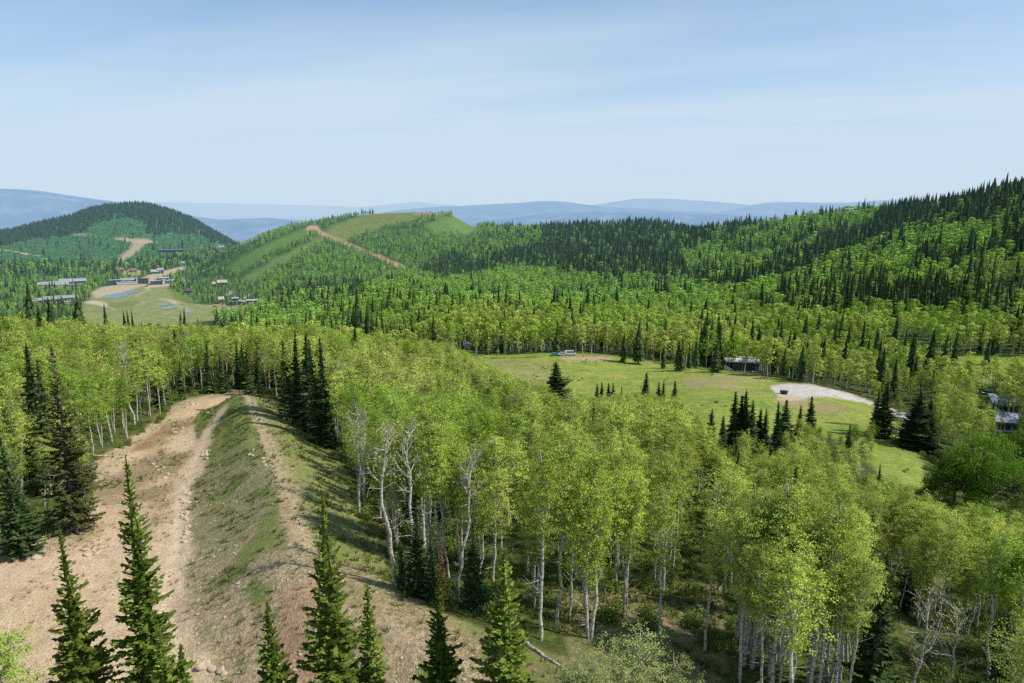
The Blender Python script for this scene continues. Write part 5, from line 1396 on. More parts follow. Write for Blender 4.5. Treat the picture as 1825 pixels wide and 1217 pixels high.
def box_mesh(name, boxes, mat, bev=0.0):
    bm = bmesh.new()
    for x0, x1, y0, y1, z0, z1 in boxes:
        v = [bm.verts.new(p) for p in ((x0, y0, z0), (x1, y0, z0), (x1, y1, z0), (x0, y1, z0), (x0, y0, z1), (x1, y0, z1), (x1, y1, z1), (x0, y1, z1))]
        for f in ((3, 2, 1, 0), (4, 5, 6, 7), (0, 1, 5, 4), (1, 2, 6, 5), (2, 3, 7, 6), (3, 0, 4, 7)): bm.faces.new([v[i] for i in f])
    if bev: bmesh.ops.bevel(bm, geom=bm.edges[:], offset=bev, segments=2, affect='EDGES')
    me = bpy.data.meshes.new(name); bm.to_mesh(me); bm.free(); me.materials.append(mat); return me
def prism_mesh(name, prof, x0, x1, mat, axis='x'):
    """profile in (y, z) pulled along x (or (x, z) along y)"""
    n = len(prof); P3 = (lambda t, p: (t, p[0], p[1])) if axis == 'x' else (lambda t, p: (p[0], t, p[1]))
    bm = bmesh.new(); a = [bm.verts.new(P3(x0, p)) for p in prof]; b = [bm.verts.new(P3(x1, p)) for p in prof]
    bm.faces.new(a); bm.faces.new(b[::-1])
    for i in range(n): bm.faces.new([a[i], b[i], b[(i + 1) % n], a[(i + 1) % n]])
    bmesh.ops.recalc_face_normals(bm, faces=bm.faces[:])
    me = bpy.data.meshes.new(name); bm.to_mesh(me); bm.free(); me.materials.append(mat); return me

W_WHITE = simple_mat('white_render', (.46, .46, .44), .7, .1); W_DARK = simple_mat('dark_cladding', (.045, .045, .05), .6, .3, 2); W_GREY = simple_mat('grey_stone', (.26, .26, .26), .8, .3, 1.5)
W_TAN = simple_mat('tan_boards', (.34, .25, .16), .75, .2); W_ORANGE = simple_mat('fresh_sheathing', (.42, .26, .12), .75, .15); W_LOG = simple_mat('log_wall', (.16, .09, .05), .8, .3)
R_WHITE = simple_mat('white_membrane_roof', (.46, .46, .47), .6, .08); R_GREY = simple_mat('grey_metal_roof', (.30, .30, .31), .7, .15, 1, .0, .2); R_BLUE = simple_mat('blue_grey_metal_roof', (.30, .34, .39), .6, .1, 1, .0, .2)
R_RED = simple_mat('red_roof', (.23, .13, .10), .7, .2); R_DARK = simple_mat('dark_roof', (.07, .07, .08), .6, .25); R_TAN = simple_mat('tan_roof', (.42, .36, .30), .75, .15)
M_GLASS = simple_mat('window_glass', (.03, .045, .06), .08, .2, 1, 0, .8); M_FRAME = simple_mat('window_frame', (.10, .10, .11), .5, .1)

def house(label, u0, u1, vt, vb, blocks, cat='house', name='house', rot=0.0, group='houses in the valley'):
    """blocks: (x0, x1, z0, z1, y0, y1, wall, roof kind, roof material, number of windows) in parts of the whole width and height; y in metres"""
    uc = (u0 + u1) / 2; x, y = unproj(uc, vb); z = float(height(x, y)); zc = y * CT - z * ST
    W = (u1 - u0) / F * zc; H = (vb - vt) / F * zc
    o = thing(name, label, cat, (x, y, z), group, -math.atan2(x, y) + rot)
    for bi, (bx0, bx1, bz0, bz1, y0, y1, wall, rk, rm, nw) in enumerate(blocks):
        X0, X1, Z0, Z1 = (bx0 - .5) * W, (bx1 - .5) * W, bz0 * H - (3 if bz0 == 0 else 0), bz1 * H
        y0 += bi * .013; y1 += bi * .017
        wl = part('wall', box_mesh('wall', [(X0, X1, y0, y1, Z0, Z1)], wall), o)
        ov = .7
        if rk == 'flat':
            part('roof', box_mesh('roof', [(X0 - ov, X1 + ov, y0 - ov, y1 + ov, Z1 + .003, Z1 + .38 + .011 * bi)], rm), o)
        elif rk == 'gable':
            ym = (y0 + y1) / 2; rh = (y1 - y0) * .30
            rf = part('roof', prism_mesh('roof', [(y0 - ov, Z1 - .2), (ym, Z1 + rh), (y1 + ov, Z1 - .2), (y1 + ov, Z1 + .1), (ym, Z1 + rh + .32), (y0 - ov, Z1 + .1)], X0 - ov, X1 + ov, rm), o)
            part('gable_wall', prism_mesh('gable_wall', [(y0 + .1, Z1 - .05), (ym, Z1 + rh - .25), (y1 - .1, Z1 - .05)], X0 + .05, X1 - .05, wall), o)
            part('chimney', box_mesh('chimney', [(X0 + .3 * (X1 - X0), X0 + .3 * (X1 - X0) + .9, ym, ym + .9, Z1 + .3, Z1 + rh + 1.1)], W_GREY), rf)
        elif rk == 'shed':
            rf = part('roof', prism_mesh('roof', [(y0 - ov, Z1 - .1), (y1 + ov, Z1 + (y1 - y0) * .22), (y1 + ov, Z1 + (y1 - y0) * .22 + .3), (y0 - ov, Z1 + .22)], X0 - ov, X1 + ov, rm), o)
            n = max(4, int((X1 - X0) / 1.2)); seam = []
            for k in range(n + 1):
                xs = X0 - ov + (X1 - X0 + 2 * ov - .08) * k / n; 
            part('gable_wall', prism_mesh('gable_wall', [(y0 + .05, Z1 - .1), (y1 - .05, Z1 - .1), (y1 - .05, Z1 + (y1 - y0) * .2 - .02)], X0 + .04, X1 - .04, wall), o)
        if nw:
            zb = max(Z0 + (3 if bz0 == 0 else 0), 0) + .12 * (Z1 - max(Z0, 0)); zt = Z1 - .16 * (Z1 - max(Z0, 0)); step = (X1 - X0) / nw
            for k in range(nw):
                a, b = X0 + step * (k + .1), X0 + step * (k + .9)
                fr = part('window', box_mesh('window', [(a, b, y0 - .06, y0 - .001, zb, zt)], M_FRAME), o)
                part('pane', box_mesh('pane', [(a + .12, b - .12, y0 - .075, y0 - .062, zb + .12, zt - .12)], M_GLASS), fr)
    return o
WH, DK, GY, TN, OR, LG = W_WHITE, W_DARK, W_GREY, W_TAN, W_ORANGE, W_LOG
house('modern white flat roofed mansion with dark glass beside the valley road', 271, 309, 496, 507, [(0, .52, 0, .62, 0, 14, DK, 'flat', R_WHITE, 5), (.50, .60, 0, .8, -1, 10, WH, 'flat', R_WHITE, 0), (.58, 1, 0, .60, 1, 14, WH, 'flat', R_WHITE, 4), (.28, .78, .62, 1, 5, 15, WH, 'flat', R_WHITE, 4)])
house('long dark house with a pale terrace band and a white chimney tower', 200, 261, 498, 507, [(0, .30, 0, .95, 2, 14, DK, 'flat', R_GREY, 4), (.18, .72, .1, .55, -3, 8, WH, 'flat', R_WHITE, 0), (.28, .66, 0, .82, 5, 15, DK, 'gable', R_GREY, 6), (.66, 1, 0, .95, 2, 13, DK, 'flat', R_DARK, 4), (.69, .72, 0, 1.35, -1, 1, WH, 'flat', R_WHITE, 0)])
house('sprawling pale grey mansion with many stepped roofs', 76, 149, 501, 515, [(.0, .38, .35, .62, 6, 18, WH, 'gable', R_GREY, 6), (.36, .62, 0, .55, 0, 16, WH, 'gable', R_GREY, 4), (.44, .70, .3, .82, 8, 22, GY, 'gable', R_GREY, 4), (.60, .92, 0, .50, 2, 18, WH, 'flat', R_WHITE, 5), (.74, 1, .3, .85, 8, 20, DK, 'gable', R_GREY, 3)])
house('dark modern house with grey roofs behind the aspen tops', 68, 134, 530, 541, [(0, .30, .0, .62, 2, 12, GY, 'shed', R_GREY, 3), (.22, .62, 0, .72, 0, 13, DK, 'shed', R_GREY, 6), (.58, 1, .1, .78, 4, 14, GY, 'shed', R_GREY, 5), (.36, .8, .0, .25, -4, 2, WH, 'flat', R_WHITE, 0)])
house('long dark low house alone on the brushy flank of the butte', 287, 331, 443, 452, [(0, .86, .15, .8, 0, 16, DK, 'flat', R_GREY, 9), (.80, 1, .1, .62, 3, 14, TN, 'flat', R_GREY, 2), (.1, .9, 0, .15, -2, 15, WH, 'flat', R_WHITE, 0)])
house('grey roofed house at the edge where the butte meets the green hill', 380, 399, 440, 446, [(0, .6, 0, .6, 0, 12, GY, 'gable', R_GREY, 3), (.5, 1, 0, .9, 3, 14, GY, 'gable', R_BLUE, 2)])
house('small house with a red roof and pale base', 208, 220, 477, 487, [(0, 1, 0, .62, 0, 12, LG, 'gable', R_RED, 3), (.2, .9, 0, .15, -2, 0, WH, 'flat', R_WHITE, 0)])
house('little shed with a red roof just beside the pale based house', 203, 208, 480, 484, [(0, 1, 0, .5, 0, 7, LG, 'gable', R_RED, 1)])
house('separate red roofed house nearer the sandy ground', 231, 243, 479, 485, [(0, 1, 0, .5, 0, 12, LG, 'gable', R_RED, 3)])
house('brown roofed cabin at the edge of the dark valley woods', 172, 182, 480, 486, [(0, 1, 0, .55, 0, 11, LG, 'gable', R_TAN, 2)])
house('grey house by the bend of the sandy road', 271, 291, 480, 488, [(0, .6, 0, .5, 0, 12, GY, 'gable', R_TAN, 3), (.5, 1, 0, .8, 2, 14, GY, 'gable', R_GREY, 2)])
house('dark cabin among the aspens beside the valley park', 331, 342, 516, 526, [(0, 1, 0, .72, 0, 10, DK, 'gable', R_DARK, 3)])
house('dark lodge with stepped roofs and white trim at the end of the valley road', 411, 440, 532, 544, [(0, .6, 0, .6, 0, 14, DK, 'flat', R_GREY, 5), (.15, .5, .6, 1, 3, 13, DK, 'flat', R_WHITE, 3), (.6, 1, 0, .5, 2, 12, DK, 'flat', R_WHITE, 4)])
house('low dark building next to the dark lodge', 441, 459, 531, 542, [(0, 1, 0, .6, 0, 11, DK, 'flat', R_WHITE, 5)])
house('unfinished orange sheathed house under the trees', 391, 399, 531, 541, [(0, 1, 0, .75, 0, 10, OR, 'gable', R_TAN, 2)])
house('house with a long tan roof half hidden on the hill foot', 380, 404, 503, 510, [(0, .4, 0, .6, 3, 12, TN, 'gable', R_TAN, 3), (.35, 1, .1, .9, 0, 12, TN, 'gable', R_TAN, 4)])
house('white roofed shed in the trees past the lodge', 489, 500, 527, 532, [(0, 1, 0, .6, 0, 9, WH, 'flat', R_WHITE, 2)])
house('small white house on the sandy road below the butte', 319, 329, 467, 472, [(0, 1, 0, .6, 0, 10, WH, 'gable', R_WHITE, 2)])
house('pale cabin under the foot of the bare ski run', 207, 216, 468, 474, [(0, 1, 0, .6, 0, 10, WH, 'gable', R_WHITE, 2)])
# nearer houses
def modern_house():
    x, y = unproj(1322, 661); z = float(height(x, y)); o = thing('house', 'flat roofed modern house with tall dark glass at the far meadow edge', 'house', (x, y, z), None, -math.atan2(x, y) + .10)
    part('wall', box_mesh('wall', [(-3.6, 6.2, .3, 9, -1.5, 3.6)], W_DARK), o)
    rf = part('roof', box_mesh('roof', [(-6.6, 6.9, -1.2, 9.5, 3.61, 4.0)], simple_mat('pale_roof', (.66, .65, .63), .6, .08)), o)
    part('fascia', box_mesh('fascia', [(-6.65, 6.95, -1.26, -1.205, 3.55, 4.03)], W_GREY), rf)
    part('side_wall', prism_mesh('side_wall', [(-6.8, -1.5), (-2.2, -1.5), (-2.6, .0), (-6.8, 2.4)], -.9, -.45, simple_mat('pale_wall', (.64, .63, .60), .7, .06), 'y'), o)
    for k in range(6):
        a = -3.3 + k * 1.58
        w_ = part('window', box_mesh('window', [(a, a + 1.45, .22, .297, .25, 3.4)], M_FRAME), o)
        part('pane', box_mesh('pane', [(a + .09, a + 1.36, .20, .217, .35, 3.3)], M_GLASS), w_)
    for k in range(3): part('post', box_mesh('post', [(-6.2 + k * 6.2, -6.0 + k * 6.2, -1.0, -.8, -1.5, 3.6)], W_GREY), o)
    part('plinth', box_mesh('plinth', [(-2.2, 5.8, -.9, .2, -1.5, .2)], W_WHITE), o)
modern_house()
def roof_house(u, vb, w, d, h, label, rot):
    x, y = unproj(u, vb); z = float(height(x, y)); o = thing('house', label, 'house', (x, y, z), 'blue grey roofed houses beyond the broadleaf dome', -math.atan2(x, y) + rot)
    part('wall', box_mesh('wall', [(-w / 2, w / 2, 0, d, -2, h)], W_WHITE), o)
    rf = part('roof', prism_mesh('roof', [(-.9, h - .05), (d + .9, h + d * .24), (d + .9, h + d * .24 + .28), (-.9, h + .23)], -w / 2 - .9, w / 2 + .9, R_BLUE), o)
    part('gutter', box_mesh('gutter', [(-w / 2 - .9, w / 2 + .9, -1.06, -.905, h - .1, h + .2)], W_DARK), rf)
    n = int(w / .9)
    for k in range(n + 1):
        xs = -w / 2 - .85 + (w + 1.7) * k / n
        part('roof_seam', prism_mesh('roof_seam', [(-.88, h + .232), (d + .88, h + d * .24 + .282), (d + .88, h + d * .24 + .34), (-.88, h + .29)], xs - .03, xs + .03, R_BLUE), rf)
    for k in range(4):
        a = -w / 2 + .4 + k * (w - .8) / 4
        wi = part('window', box_mesh('window', [(a, a + (w - .8) / 4 - .3, -.07, -.001, .5, h - .5)], M_FRAME), o)
        part('pane', box_mesh('pane', [(a + .1, a + (w - .8) / 4 - .4, -.085, -.072, .6, h - .6)], M_GLASS), wi)
roof_house(1797, 736, 7.0, 6.0, 2.4, 'upper blue grey metal roof above a white wall', .25)
roof_house(1803, 770, 7.5, 5.0, 2.6, 'lower blue grey metal roof in front of the white walled house', .3)

P_BLACK = simple_mat('black_car_paint', (.02, .022, .028), .25, .1, 1, .0, .6); P_WHITE = simple_mat('white_car_paint', (.52, .55, .58), .3, .05, 1, 0, .6); P_TEAL = simple_mat('teal_car_paint', (.10, .30, .28), .3, .05, 1, 0, .6); P_SILVER = simple_mat('silver_car_paint', (.5, .56, .62), .3, .05, 1, .3, .6)
M_TYRE = simple_mat('tyre_rubber', (.02, .02, .02), .9, .2)
M_LAMP = simple_mat('lamp_glass', (.6, .6, .62), .2, .1, 1, 0, .6)
def car(label, u, vb, paint, kind='car', rot=0.0, L=4.6, zadd=0.0, group=None):
    x, y = unproj(u, vb); z = float(height(x, y)); o = thing('parked_' + kind, label, 'van' if kind == 'van' else 'car', (x, y, z + zadd), group, -math.atan2(x, y) + rot)
    Wd = .92; k = L / 4.6
    if kind == 'van':
        prof = [(-2.3, .35), (2.3, .35), (2.32, .95), (1.9, 1.2), (1.35, 2.0), (-2.1, 2.1), (-2.32, 1.9)]
        win = [((1.05, 1.75), 1.25, 1.85), ((-.1, .95), 1.25, 1.85), ((-1.3, -.2), 1.25, 1.85)]
    else:
        prof = [(-2.28, .32), (2.26, .32), (2.3, .62), (2.05, .84), (1.05, .95), (.35, 1.42), (-1.2, 1.48), (-1.95, 1.02), (-2.3, .9)]
        win = [((-.3, .55), .98, 1.36), ((-1.25, -.38), .98, 1.38)]
    bm = bmesh.new(); rows = []
    for t in (-1, 1): rows.append([bm.verts.new((p[0] * k, t * Wd * (1 if p[1] < 1.0 else .84), p[1])) for p in prof])
    n = len(prof); bm.faces.new(rows[0]); bm.faces.new(rows[1][::-1])
    for i in range(n): bm.faces.new([rows[0][i], rows[0][(i + 1) % n], rows[1][(i + 1) % n], rows[1][i]])
    bmesh.ops.recalc_face_normals(bm, faces=bm.faces[:]); bmesh.ops.bevel(bm, geom=bm.edges[:], offset=.07, segments=2, affect='EDGES')
    me = bpy.data.meshes.new('body'); bm.to_mesh(me); bm.free(); me.materials.append(paint); part('body', me, o)
    for (a, b), c, d in win:
        for s in (-1, 1):
            part('side_window', box_mesh('side_window', [(a * k, b * k, s * Wd * .93 - .03, s * Wd * .93 + .03, c, d)], M_GLASS), o)
    ws = [(1.62, 1.25), (1.45, 1.85)] if kind == 'van' else [(1.0, .99), (.45, 1.38)]
    part('windscreen', prism_mesh('windscreen', [(ws[0][0] * k + .12, ws[0][1]), (ws[1][0] * k + .08, ws[1][1]), (ws[1][0] * k - .1, ws[1][1]), (ws[0][0] * k - .1, ws[0][1])], -.68, .68, M_GLASS, 'y'), o)
    for sx in (-1.42, 1.42):
        for s in (-1, 1):
            g = Geo(); th = np.linspace(0, 6.283, 17)[:-1]
            wv = [(sx * k + .34 * math.cos(q), s * .80 + dy, .34 + .34 * math.sin(q)) for dy in (-.11, .11) for q in th]
            me = bpy.data.meshes.new('wheel'); me.from_pydata(wv, [], [[i, (i + 1) % 16, 16 + (i + 1) % 16, 16 + i] for i in range(16)] + [list(range(16)), list(range(31, 15, -1))]); me.materials.append(M_TYRE); part('wheel', me, o)
    for s in (-.6, .6): part('headlight', box_mesh('headlight', [(2.2 * k, 2.31 * k, s - .2, s + .2, .62, .78)], M_LAMP), o)
car('white van parked under the trees behind the meadow', 1016, 633, P_WHITE, 'van', .15, 5.2, .1)
car('pale silver car parked beside the white van', 1004, 633, P_SILVER, 'car', .2)
car('teal car at the trees beyond the meadow edge', 990, 634, P_TEAL, 'car', .0)
car('black car with a shiny roof parked by the blue grey roofs', 1746, 698, P_BLACK, 'car', .5)
car('black car parked one place closer to the blue grey roofs', 1760, 703, P_BLACK, 'car', .5)
car('dark car on the pale ground before the white mansion', 261, 511, P_BLACK, 'car', .3)
x, y = unproj(833, 622); z = float(height(x, y))
o = thing('cabin', 'tiny white cabin with blue trim at the end of the hollow', 'cabin', (x, y, z), None, -math.atan2(x, y)); o.scale = (.62, .62, .62)
part('wall', box_mesh('wall', [(-2.6, 2.6, 0, 5, -1, 3.0)], W_WHITE), o); part('roof', prism_mesh('roof', [(-3.2, 2.9), (0, 4.6), (3.2, 2.9), (3.2, 3.15), (0, 4.85), (-3.2, 3.15)], -.5, 5.5, R_BLUE, 'y'), o)
part('gable_wall', prism_mesh('gable_wall', [(-2.5, 2.95), (0, 4.4), (2.5, 2.95)], .05, 4.9, W_WHITE, 'y'), o)
dr = part('door', box_mesh('door', [(-.5, .5, -.06, -.001, 0, 2.1)], R_BLUE), o); part('handle', box_mesh('handle', [(.3, .36, -.12, -.061, .95, 1.05)], M_LAMP), dr)
for s in (-1.7, 1.1): part('window', box_mesh('window', [(s, s + .7, -.05, -.001, 1.0, 1.9)], M_GLASS), o)
# dumpster
x, y = unproj(1397, 702); z = float(height(x, y)); M_GREEN = simple_mat('dark_green_steel', (.015, .045, .04), .5, .3)
o = thing('dumpster', 'dark green dumpster standing at the edge of the gravel turnaround', 'dumpster', (x, y, z), None, -math.atan2(x, y) - .25); o.scale = (.8, .8, .8)
part('body', prism_mesh('body', [(-1.25, .12), (1.25, .12), (1.45, 1.35), (-1.45, 1.35)], -.75, .75, M_GREEN, 'y'), o)
part('rim', box_mesh('rim', [(-1.52, 1.52, -.82, -.72, 1.30, 1.42), (-1.52, 1.52, .72, .82, 1.30, 1.42), (-1.54, -1.44, -.72, .72, 1.30, 1.42), (1.44, 1.54, -.72, .72, 1.30, 1.42)], M_GREEN), o)
for k in range(4): part('rib', box_mesh('rib', [(-1.05 + k * .68, -.97 + k * .68, -.80, -.751, .15, 1.3)], M_GREEN), o)
part('lid', box_mesh('lid', [(-1.42, 0, -.7, .7, 1.36, 1.44)], M_FRAME), o)

# --- stones: the larger ones one by one
M_STONE = simple_mat('pale_stone', (.46, .37, .26), .9, .25, 3.0, 0, .2, True, .5)
def stone_mesh(seed):
    rs = np.random.RandomState(seed); bm = bmesh.new(); bmesh.ops.create_icosphere(bm, subdivisions=2, radius=1)
    ax = rs.normal(size=(7, 3)); ax /= np.linalg.norm(ax, axis=1)[:, None]; of = rs.uniform(.55, .85, 7)
    for v in bm.verts:
        p = np.array(v.co)
        for a, o_ in zip(ax, of):
            d = p @ a
            if d > o_: p = p - a * (d - o_)
        v.co = Vector(p * np.array([1, .75, .5]))
    me = bpy.data.meshes.new('stone'); bm.to_mesh(me); bm.free(); me.materials.append(M_STONE); return me
STONES = [stone_mesh(i) for i in range(7)]
def stone(u, v, s, lab, grp, i):
    x, y = unproj(u, v); z = float(height(x, y)); o = link('stone', STONES[i % 7]); o.location = (x, y, z + s * .12); o.scale = (s, s, s * RS.uniform(.7, 1.1)); o.rotation_euler = (RS.normal() * .2, RS.normal() * .2, RS.uniform(0, 6.28))
    o['label'] = lab; o['category'] = 'stone'
    if grp: o['group'] = grp
stone(68, 994, .62, 'large pale boulder lying alone on the dirt below the ragged spruce', None, 0)
stone(368, 812, .55, 'biggest block in the heap of stones where the berm meets the trail', None, 1)
stone(362, 1188, .60, 'angular block at the bottom edge beside the footpath', None, 2)
i = 0
for (ua, va, ub, vb, n, s0, s1, lab, grp) in [
    (374, 795, 362, 820, 9, .22, .45, 'pale stone in the heap where the berm meets the trail', 'stones heaped at the berm foot'),
    (332, 860, 328, 925, 17, .20, .42, 'pale stone in the row along the foot of the berm', 'stones in a row along the berm foot'),
    (330, 930, 333, 975, 9, .16, .36, 'stone at the lower end of the row along the berm', 'stones at the lower end of the row'),
    (335, 1165, 400, 1205, 9, .18, .42, 'stone in the rubble at the bottom of the footpath', 'stones in the rubble at the bottom'),
    (440, 800, 470, 835, 7, .2, .4, 'stone embedded in the berm crest', 'stones on the berm crest'),
    (150, 985, 180, 995, 6, .2, .45, 'flat stone among others below the ragged spruce', 'flat stones below the ragged spruce'),
    (270, 830, 310, 850, 9, .2, .38, 'stone in the scatter on the upper dirt slope', 'stones scattered on the upper dirt slope'),
    (345, 725, 385, 735, 7, .25, .5, 'pale stone near the top of the trail', 'stones near the top of the trail'),
    (305, 760, 335, 775, 6, .2, .45, 'pale stone on the dirt midway up the trail', 'stones midway up the trail'),
    (60, 1010, 240, 1060, 10, .14, .3, 'small stone spread over the pinkish dirt', 'stones spread over the pinkish dirt')]:
    for k in range(n):
        f = RS.rand(); stone(ua + (ub - ua) * f + RS.normal() * 5, va + (vb - va) * f + RS.normal() * 4, RS.uniform(s0, s1) * 1.25, lab, grp, i); i += 1

# --- fallen trunks
def log(pts, r, lab, mat, stubs=4):
    w_ = [(*unproj(u, v), 0) for u, v in pts]; w_ = [(x, y, float(height(x, y)) + r * .8) for x, y, _ in w_]
    o = thing('fallen_log', lab, 'log', w_[0]); p = np.array(w_); q = [p[0] + (p[-1] - p[0]) * f for f in np.linspace(0, 1, 7)]; q = np.array(q)
    zz = np.interp(np.linspace(0, 1, 7), np.linspace(0, 1, len(p)), p[:, 2]); q[:, 2] = zz
    L = np.linalg.norm(q[-1] - q[0]); q = q - np.array(w_[0]); q[:, :2] += RS.normal(size=(7, 2)) * .03 * L ** .5
    g = Geo(); g.tube(q, np.linspace(r, r * .45, 7), 7); part('trunk', g.mesh('trunk', mat, True), o)
    for k in range(stubs):
        b = q[2 + k % 4]; g = Geo(); a = RS.uniform(0, 6.28); g.tube(b + np.outer(np.linspace(0, 1, 4), [math.cos(a) * 1.1, math.sin(a) * 1.1, RS.uniform(.3, .9)]), np.linspace(r * .3, .012, 4), 4)
        part('branch_stub', g.mesh('branch_stub', mat), o)
log([(938, 1150), (1012, 1200)], .17, 'long pale fallen log lying beside the broad frosted fir', M_ABARK)
log([(663, 922), (686, 914)], .10, 'short white fallen branch at the edge of the grass slope', M_BARE, 2)
log([(305, 722), (352, 718)], .10, 'thin fallen trunk where the trail edge bends', M_BARE, 5)
log([(168, 812), (222, 815)], .10, 'thin dead branch fallen from the stand onto the dirt', M_BARE, 3)
log([(150, 838), (215, 853)], .07, 'dark thin dead branch lying on the dirt slope', M_SNAG, 3)
log([(806, 928), (880, 937)], .12, 'white fallen trunk lying level behind the bleached aspens', M_ABARK, 3)
log([(1124, 1066), (1140, 1058)], .14, 'short broken log on the open grass under the aspens', M_ABARK, 2)

# --- low plants nobody could count
def tuft_mesh(seed, mat, n=13, h=.42, spread=.20, w=.030):
    rs = np.random.RandomState(seed); g = Geo(); V4, Q4 = [], []
    for i in range(n):
        a = rs.uniform(0, 6.28); b = rs.uniform(0, spread) ; p = np.array([math.cos(a) * b, math.sin(a) * b, -.03]); hh = h * rs.uniform(.5, 1.1)
        tip = p + np.array([math.cos(a) * hh * .55, math.sin(a) * hh * .55, hh]); s = np.array([-math.sin(a), math.cos(a), 0]) * w
        V4 += [p - s, p + s, tip + s * .4, tip - s * .4]; Q4.append([4 * i, 4 * i + 1, 4 * i + 2, 4 * i + 3])
    g.add(V4, Q4); return g.mesh('tuft', mat)
M_TUFT = foliage_mat('grass_blades', (.095, .14, .030), (.20, .20, .07), .25, .7, None, .3)
M_DRY = foliage_mat('dry_blades', (.26, .21, .11), (.34, .28, .16), .2, .7, None, .3)
def scatter_pts(n, r0, r1, amax, test):
    r = np.sqrt(RS.uniform(r0 ** 2, r1 ** 2, n)); a = np.radians(RS.uniform(-amax, amax, n)); x, y = r * np.sin(a), r * np.cos(a)
    i, j = gidx(x, y); m = test(x, y, i, j); x, y = x[m], y[m]; z = height(x, y)
    u, v, _ = project(x, y, z); m = (u > -40) & (u < PW + 40) & (v < PH + 60); return x[m], y[m], z[m]
def rows_xyz(x, y, z, s0, s1, flat=1.0):
    s = RS.uniform(s0, s1, len(x)); return np.stack([x, y, z, s, s * flat, RS.uniform(0, 6.28, len(x))], 1)
g1 = rows_xyz(*scatter_pts(60000, 40, 178, 40, lambda x, y, i, j: (opn[i, j]) & (RS.rand(len(x)) < np.clip(AMT[i, j] * 1.25 - .30, 0, 1)) & (fbm(x, y, 3.2, 2) > -.12)), .55, 1.25)
g2 = rows_xyz(*scatter_pts(26000, 50, 130, 40, lambda x, y, i, j: (~opn[i, j]) & (fbm(x, y, 5, 2) > -.1)), .7, 1.5)
g3 = rows_xyz(*scatter_pts(9000, 40, 150, 40, lambda x, y, i, j: opn[i, j] & (fbm(x + 9, y, 6, 2) > .12)), .4, .85)
scatter('grass', 'grass and weed tufts over the berm and the open slope', [([tuft_mesh(i, M_TUFT) for i in range(4)], np.concatenate([g1, g2])), ([tuft_mesh(9 + i, M_DRY) for i in range(3)], g3)])
print('tufts', len(g1), len(g2), len(g3))
s1 = rows_xyz(*scatter_pts(90000, 40, 176, 40, lambda x, y, i, j: opn[i, j] & (RS.rand(len(x)) < np.clip(.62 - AMT[i, j], 0, 1)) & (fbm(x + 40, y, 7, 3) > -.02)), .03, .19, .8)
scatter('gravel', 'loose pale stones littering the trail and the berm', [(STONES[:5], s1)])
b1 = rows_xyz(*scatter_pts(5200, 56, 215, 40, lambda x, y, i, j: (~NOTREE[i, j]) & (fbm(x, y, 14, 2) > .0)), .5, 1.35)
edge = opn & ~np.roll(opn, 6, 0) | opn & ~np.roll(opn, -6, 0) | opn & ~np.roll(opn, 8, 1)
b2 = rows_xyz(*scatter_pts(9000, 60, 185, 40, lambda x, y, i, j: edge[i, j] & (fbm(x, y, 6, 2) > .1)), .35, .95)
b3 = rows_xyz(*scatter_pts(6500, 150, 480, 40, lambda x, y, i, j: (CLS[i, j] == 2) & (fbm(x, y, 20, 2) > .2)), .14, .55)
scatter('undergrowth', 'low green shrubs under the aspens and along the edges of the slope', [([joined(m, 'undergrowth') for m in UND], np.concatenate([b1, b2, b3]))])
print('done %.1f s' % (time.time() - T0))
# ------------------------------------------------------------------ camera, sun and sky
cam = bpy.data.cameras.new('camera'); co = bpy.data.objects.new('camera', cam); COL.objects.link(co)
cam.sensor_width = 36; cam.lens = 36 * F / PW; cam.clip_start = .5; cam.clip_end = 200000
co.location = (0, 0, 0); co.rotation_euler = (math.pi / 2 - TH, 0, 0)
SC.camera = co
SUN_EL, SUN_AZ = math.radians(47), math.radians(99)     # azimuth clockwise from +Y
sd = Vector((math.sin(SUN_AZ) * math.cos(SUN_EL), math.cos(SUN_AZ) * math.cos(SUN_EL), math.sin(SUN_EL)))
sl = bpy.data.lights.new('sun', 'SUN'); sl.energy = 5.0; sl.angle = math.radians(.5); sl.color = (1, .95, .86)
so = bpy.data.objects.new('sun', sl); COL.objects.link(so)
so.rotation_euler = (-sd).to_track_quat('-Z', 'Y').to_euler(); so.location = (100, -100, 200)
w = bpy.data.worlds.new('World'); SC.world = w; w.use_nodes = True
nt = w.node_tree; nt.nodes.clear()
sky = nd(nt, 'ShaderNodeTexSky', sky_type='NISHITA', sun_disc=False)
sky.sun_elevation = SUN_EL; sky.sun_rotation = SUN_AZ; sky.altitude = 2500; sky.air_density = 1.0; sky.dust_density = 1.2; sky.ozone_density = 1.6
tc = nd(nt, 'ShaderNodeTexCoord')
sep = nd(nt, 'ShaderNodeSeparateXYZ'); nt.links.new(tc.outputs['Generated'], sep.inputs[0])
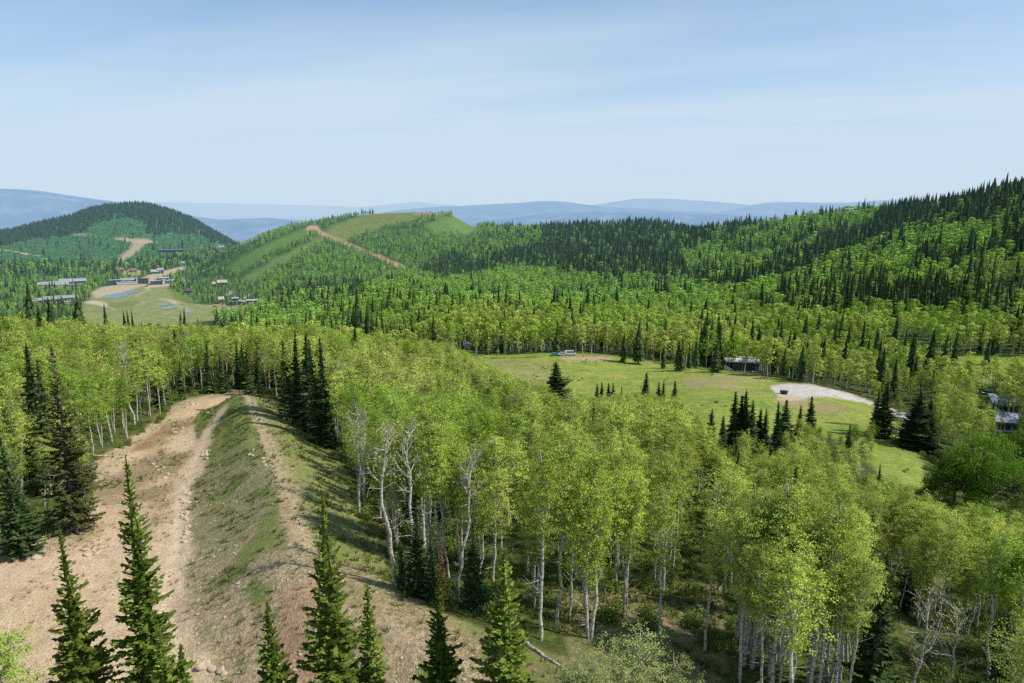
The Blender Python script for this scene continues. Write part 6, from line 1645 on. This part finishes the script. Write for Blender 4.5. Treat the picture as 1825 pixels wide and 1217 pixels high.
# thin high cloud: streaks on a plane far overhead, thickening towards the horizon
zc = mth(nt, 'ADD', mth(nt, 'MAXIMUM', sep.outputs[2], 0.0), .07)
cx = mth(nt, 'DIVIDE', sep.outputs[0], zc); cy = mth(nt, 'DIVIDE', sep.outputs[1], zc)
comb = nd(nt, 'ShaderNodeCombineXYZ')
nt.links.new(mth(nt, 'MULTIPLY', mth(nt, 'ADD', cx, mth(nt, 'MULTIPLY', cy, .35)), .42), comb.inputs[0]); nt.links.new(mth(nt, 'MULTIPLY', mth(nt, 'ADD', cy, mth(nt, 'MULTIPLY', cx, .30)), 1.0), comb.inputs[1])
c1 = noise(nt, comb.outputs[0], .42, 7, .56)
c1 = ramp(nt, c1, [(.36, 0.0), (.70, 1.0)])
c2 = ramp(nt, noise(nt, comb.outputs[0], .16, 4, .5), [(.35, .25), (.65, 1.0)])
cl = mth(nt, 'MULTIPLY', mth(nt, 'MULTIPLY', c1, c2), .85)
hz = ramp(nt, sep.outputs[2], [(0.0, .95), (.06, .90), (.12, .76), (.20, .47), (.30, .16), (.6, .0)])
fac = mth(nt, 'ADD', cl, hz, True)
fac = mth(nt, 'MINIMUM', fac, .97)
skyc = nd(nt, 'ShaderNodeHueSaturation'); nt.links.new(sky.outputs[0], skyc.inputs['Color']); skyc.inputs['Saturation'].default_value = 1.12; skyc.inputs['Value'].default_value = 1.0
white = ramp(nt, sep.outputs[2], [(0.0, (6.0, 7.25, 8.55)), (.25, (6.3, 7.7, 8.9))])
tint = mixc(nt, 1.0, skyc.outputs[0], (.70, 1.32, 1.52), 'MULTIPLY')
colr = mixc(nt, fac, tint, white)
bg = nd(nt, 'ShaderNodeBackground'); bg.inputs['Strength'].default_value = .10
nt.links.new(colr, bg.inputs['Color'])
wo = nd(nt, 'ShaderNodeOutputWorld'); nt.links.new(bg.outputs[0], wo.inputs['Surface'])
SC.view_settings.view_transform = 'Standard'; SC.view_settings.look = 'None'; SC.view_settings.exposure = 0; SC.view_settings.gamma = 1
SC.render.engine = 'CYCLES'
cy_ = SC.cycles
cy_.max_bounces = 4; cy_.diffuse_bounces = 2; cy_.glossy_bounces = 2; cy_.transmission_bounces = 3; cy_.transparent_max_bounces = 6
cy_.use_denoising = False
cy_.caustics_reflective = False; cy_.caustics_refractive = False
print('built in %.1f s' % (time.time() - T0))
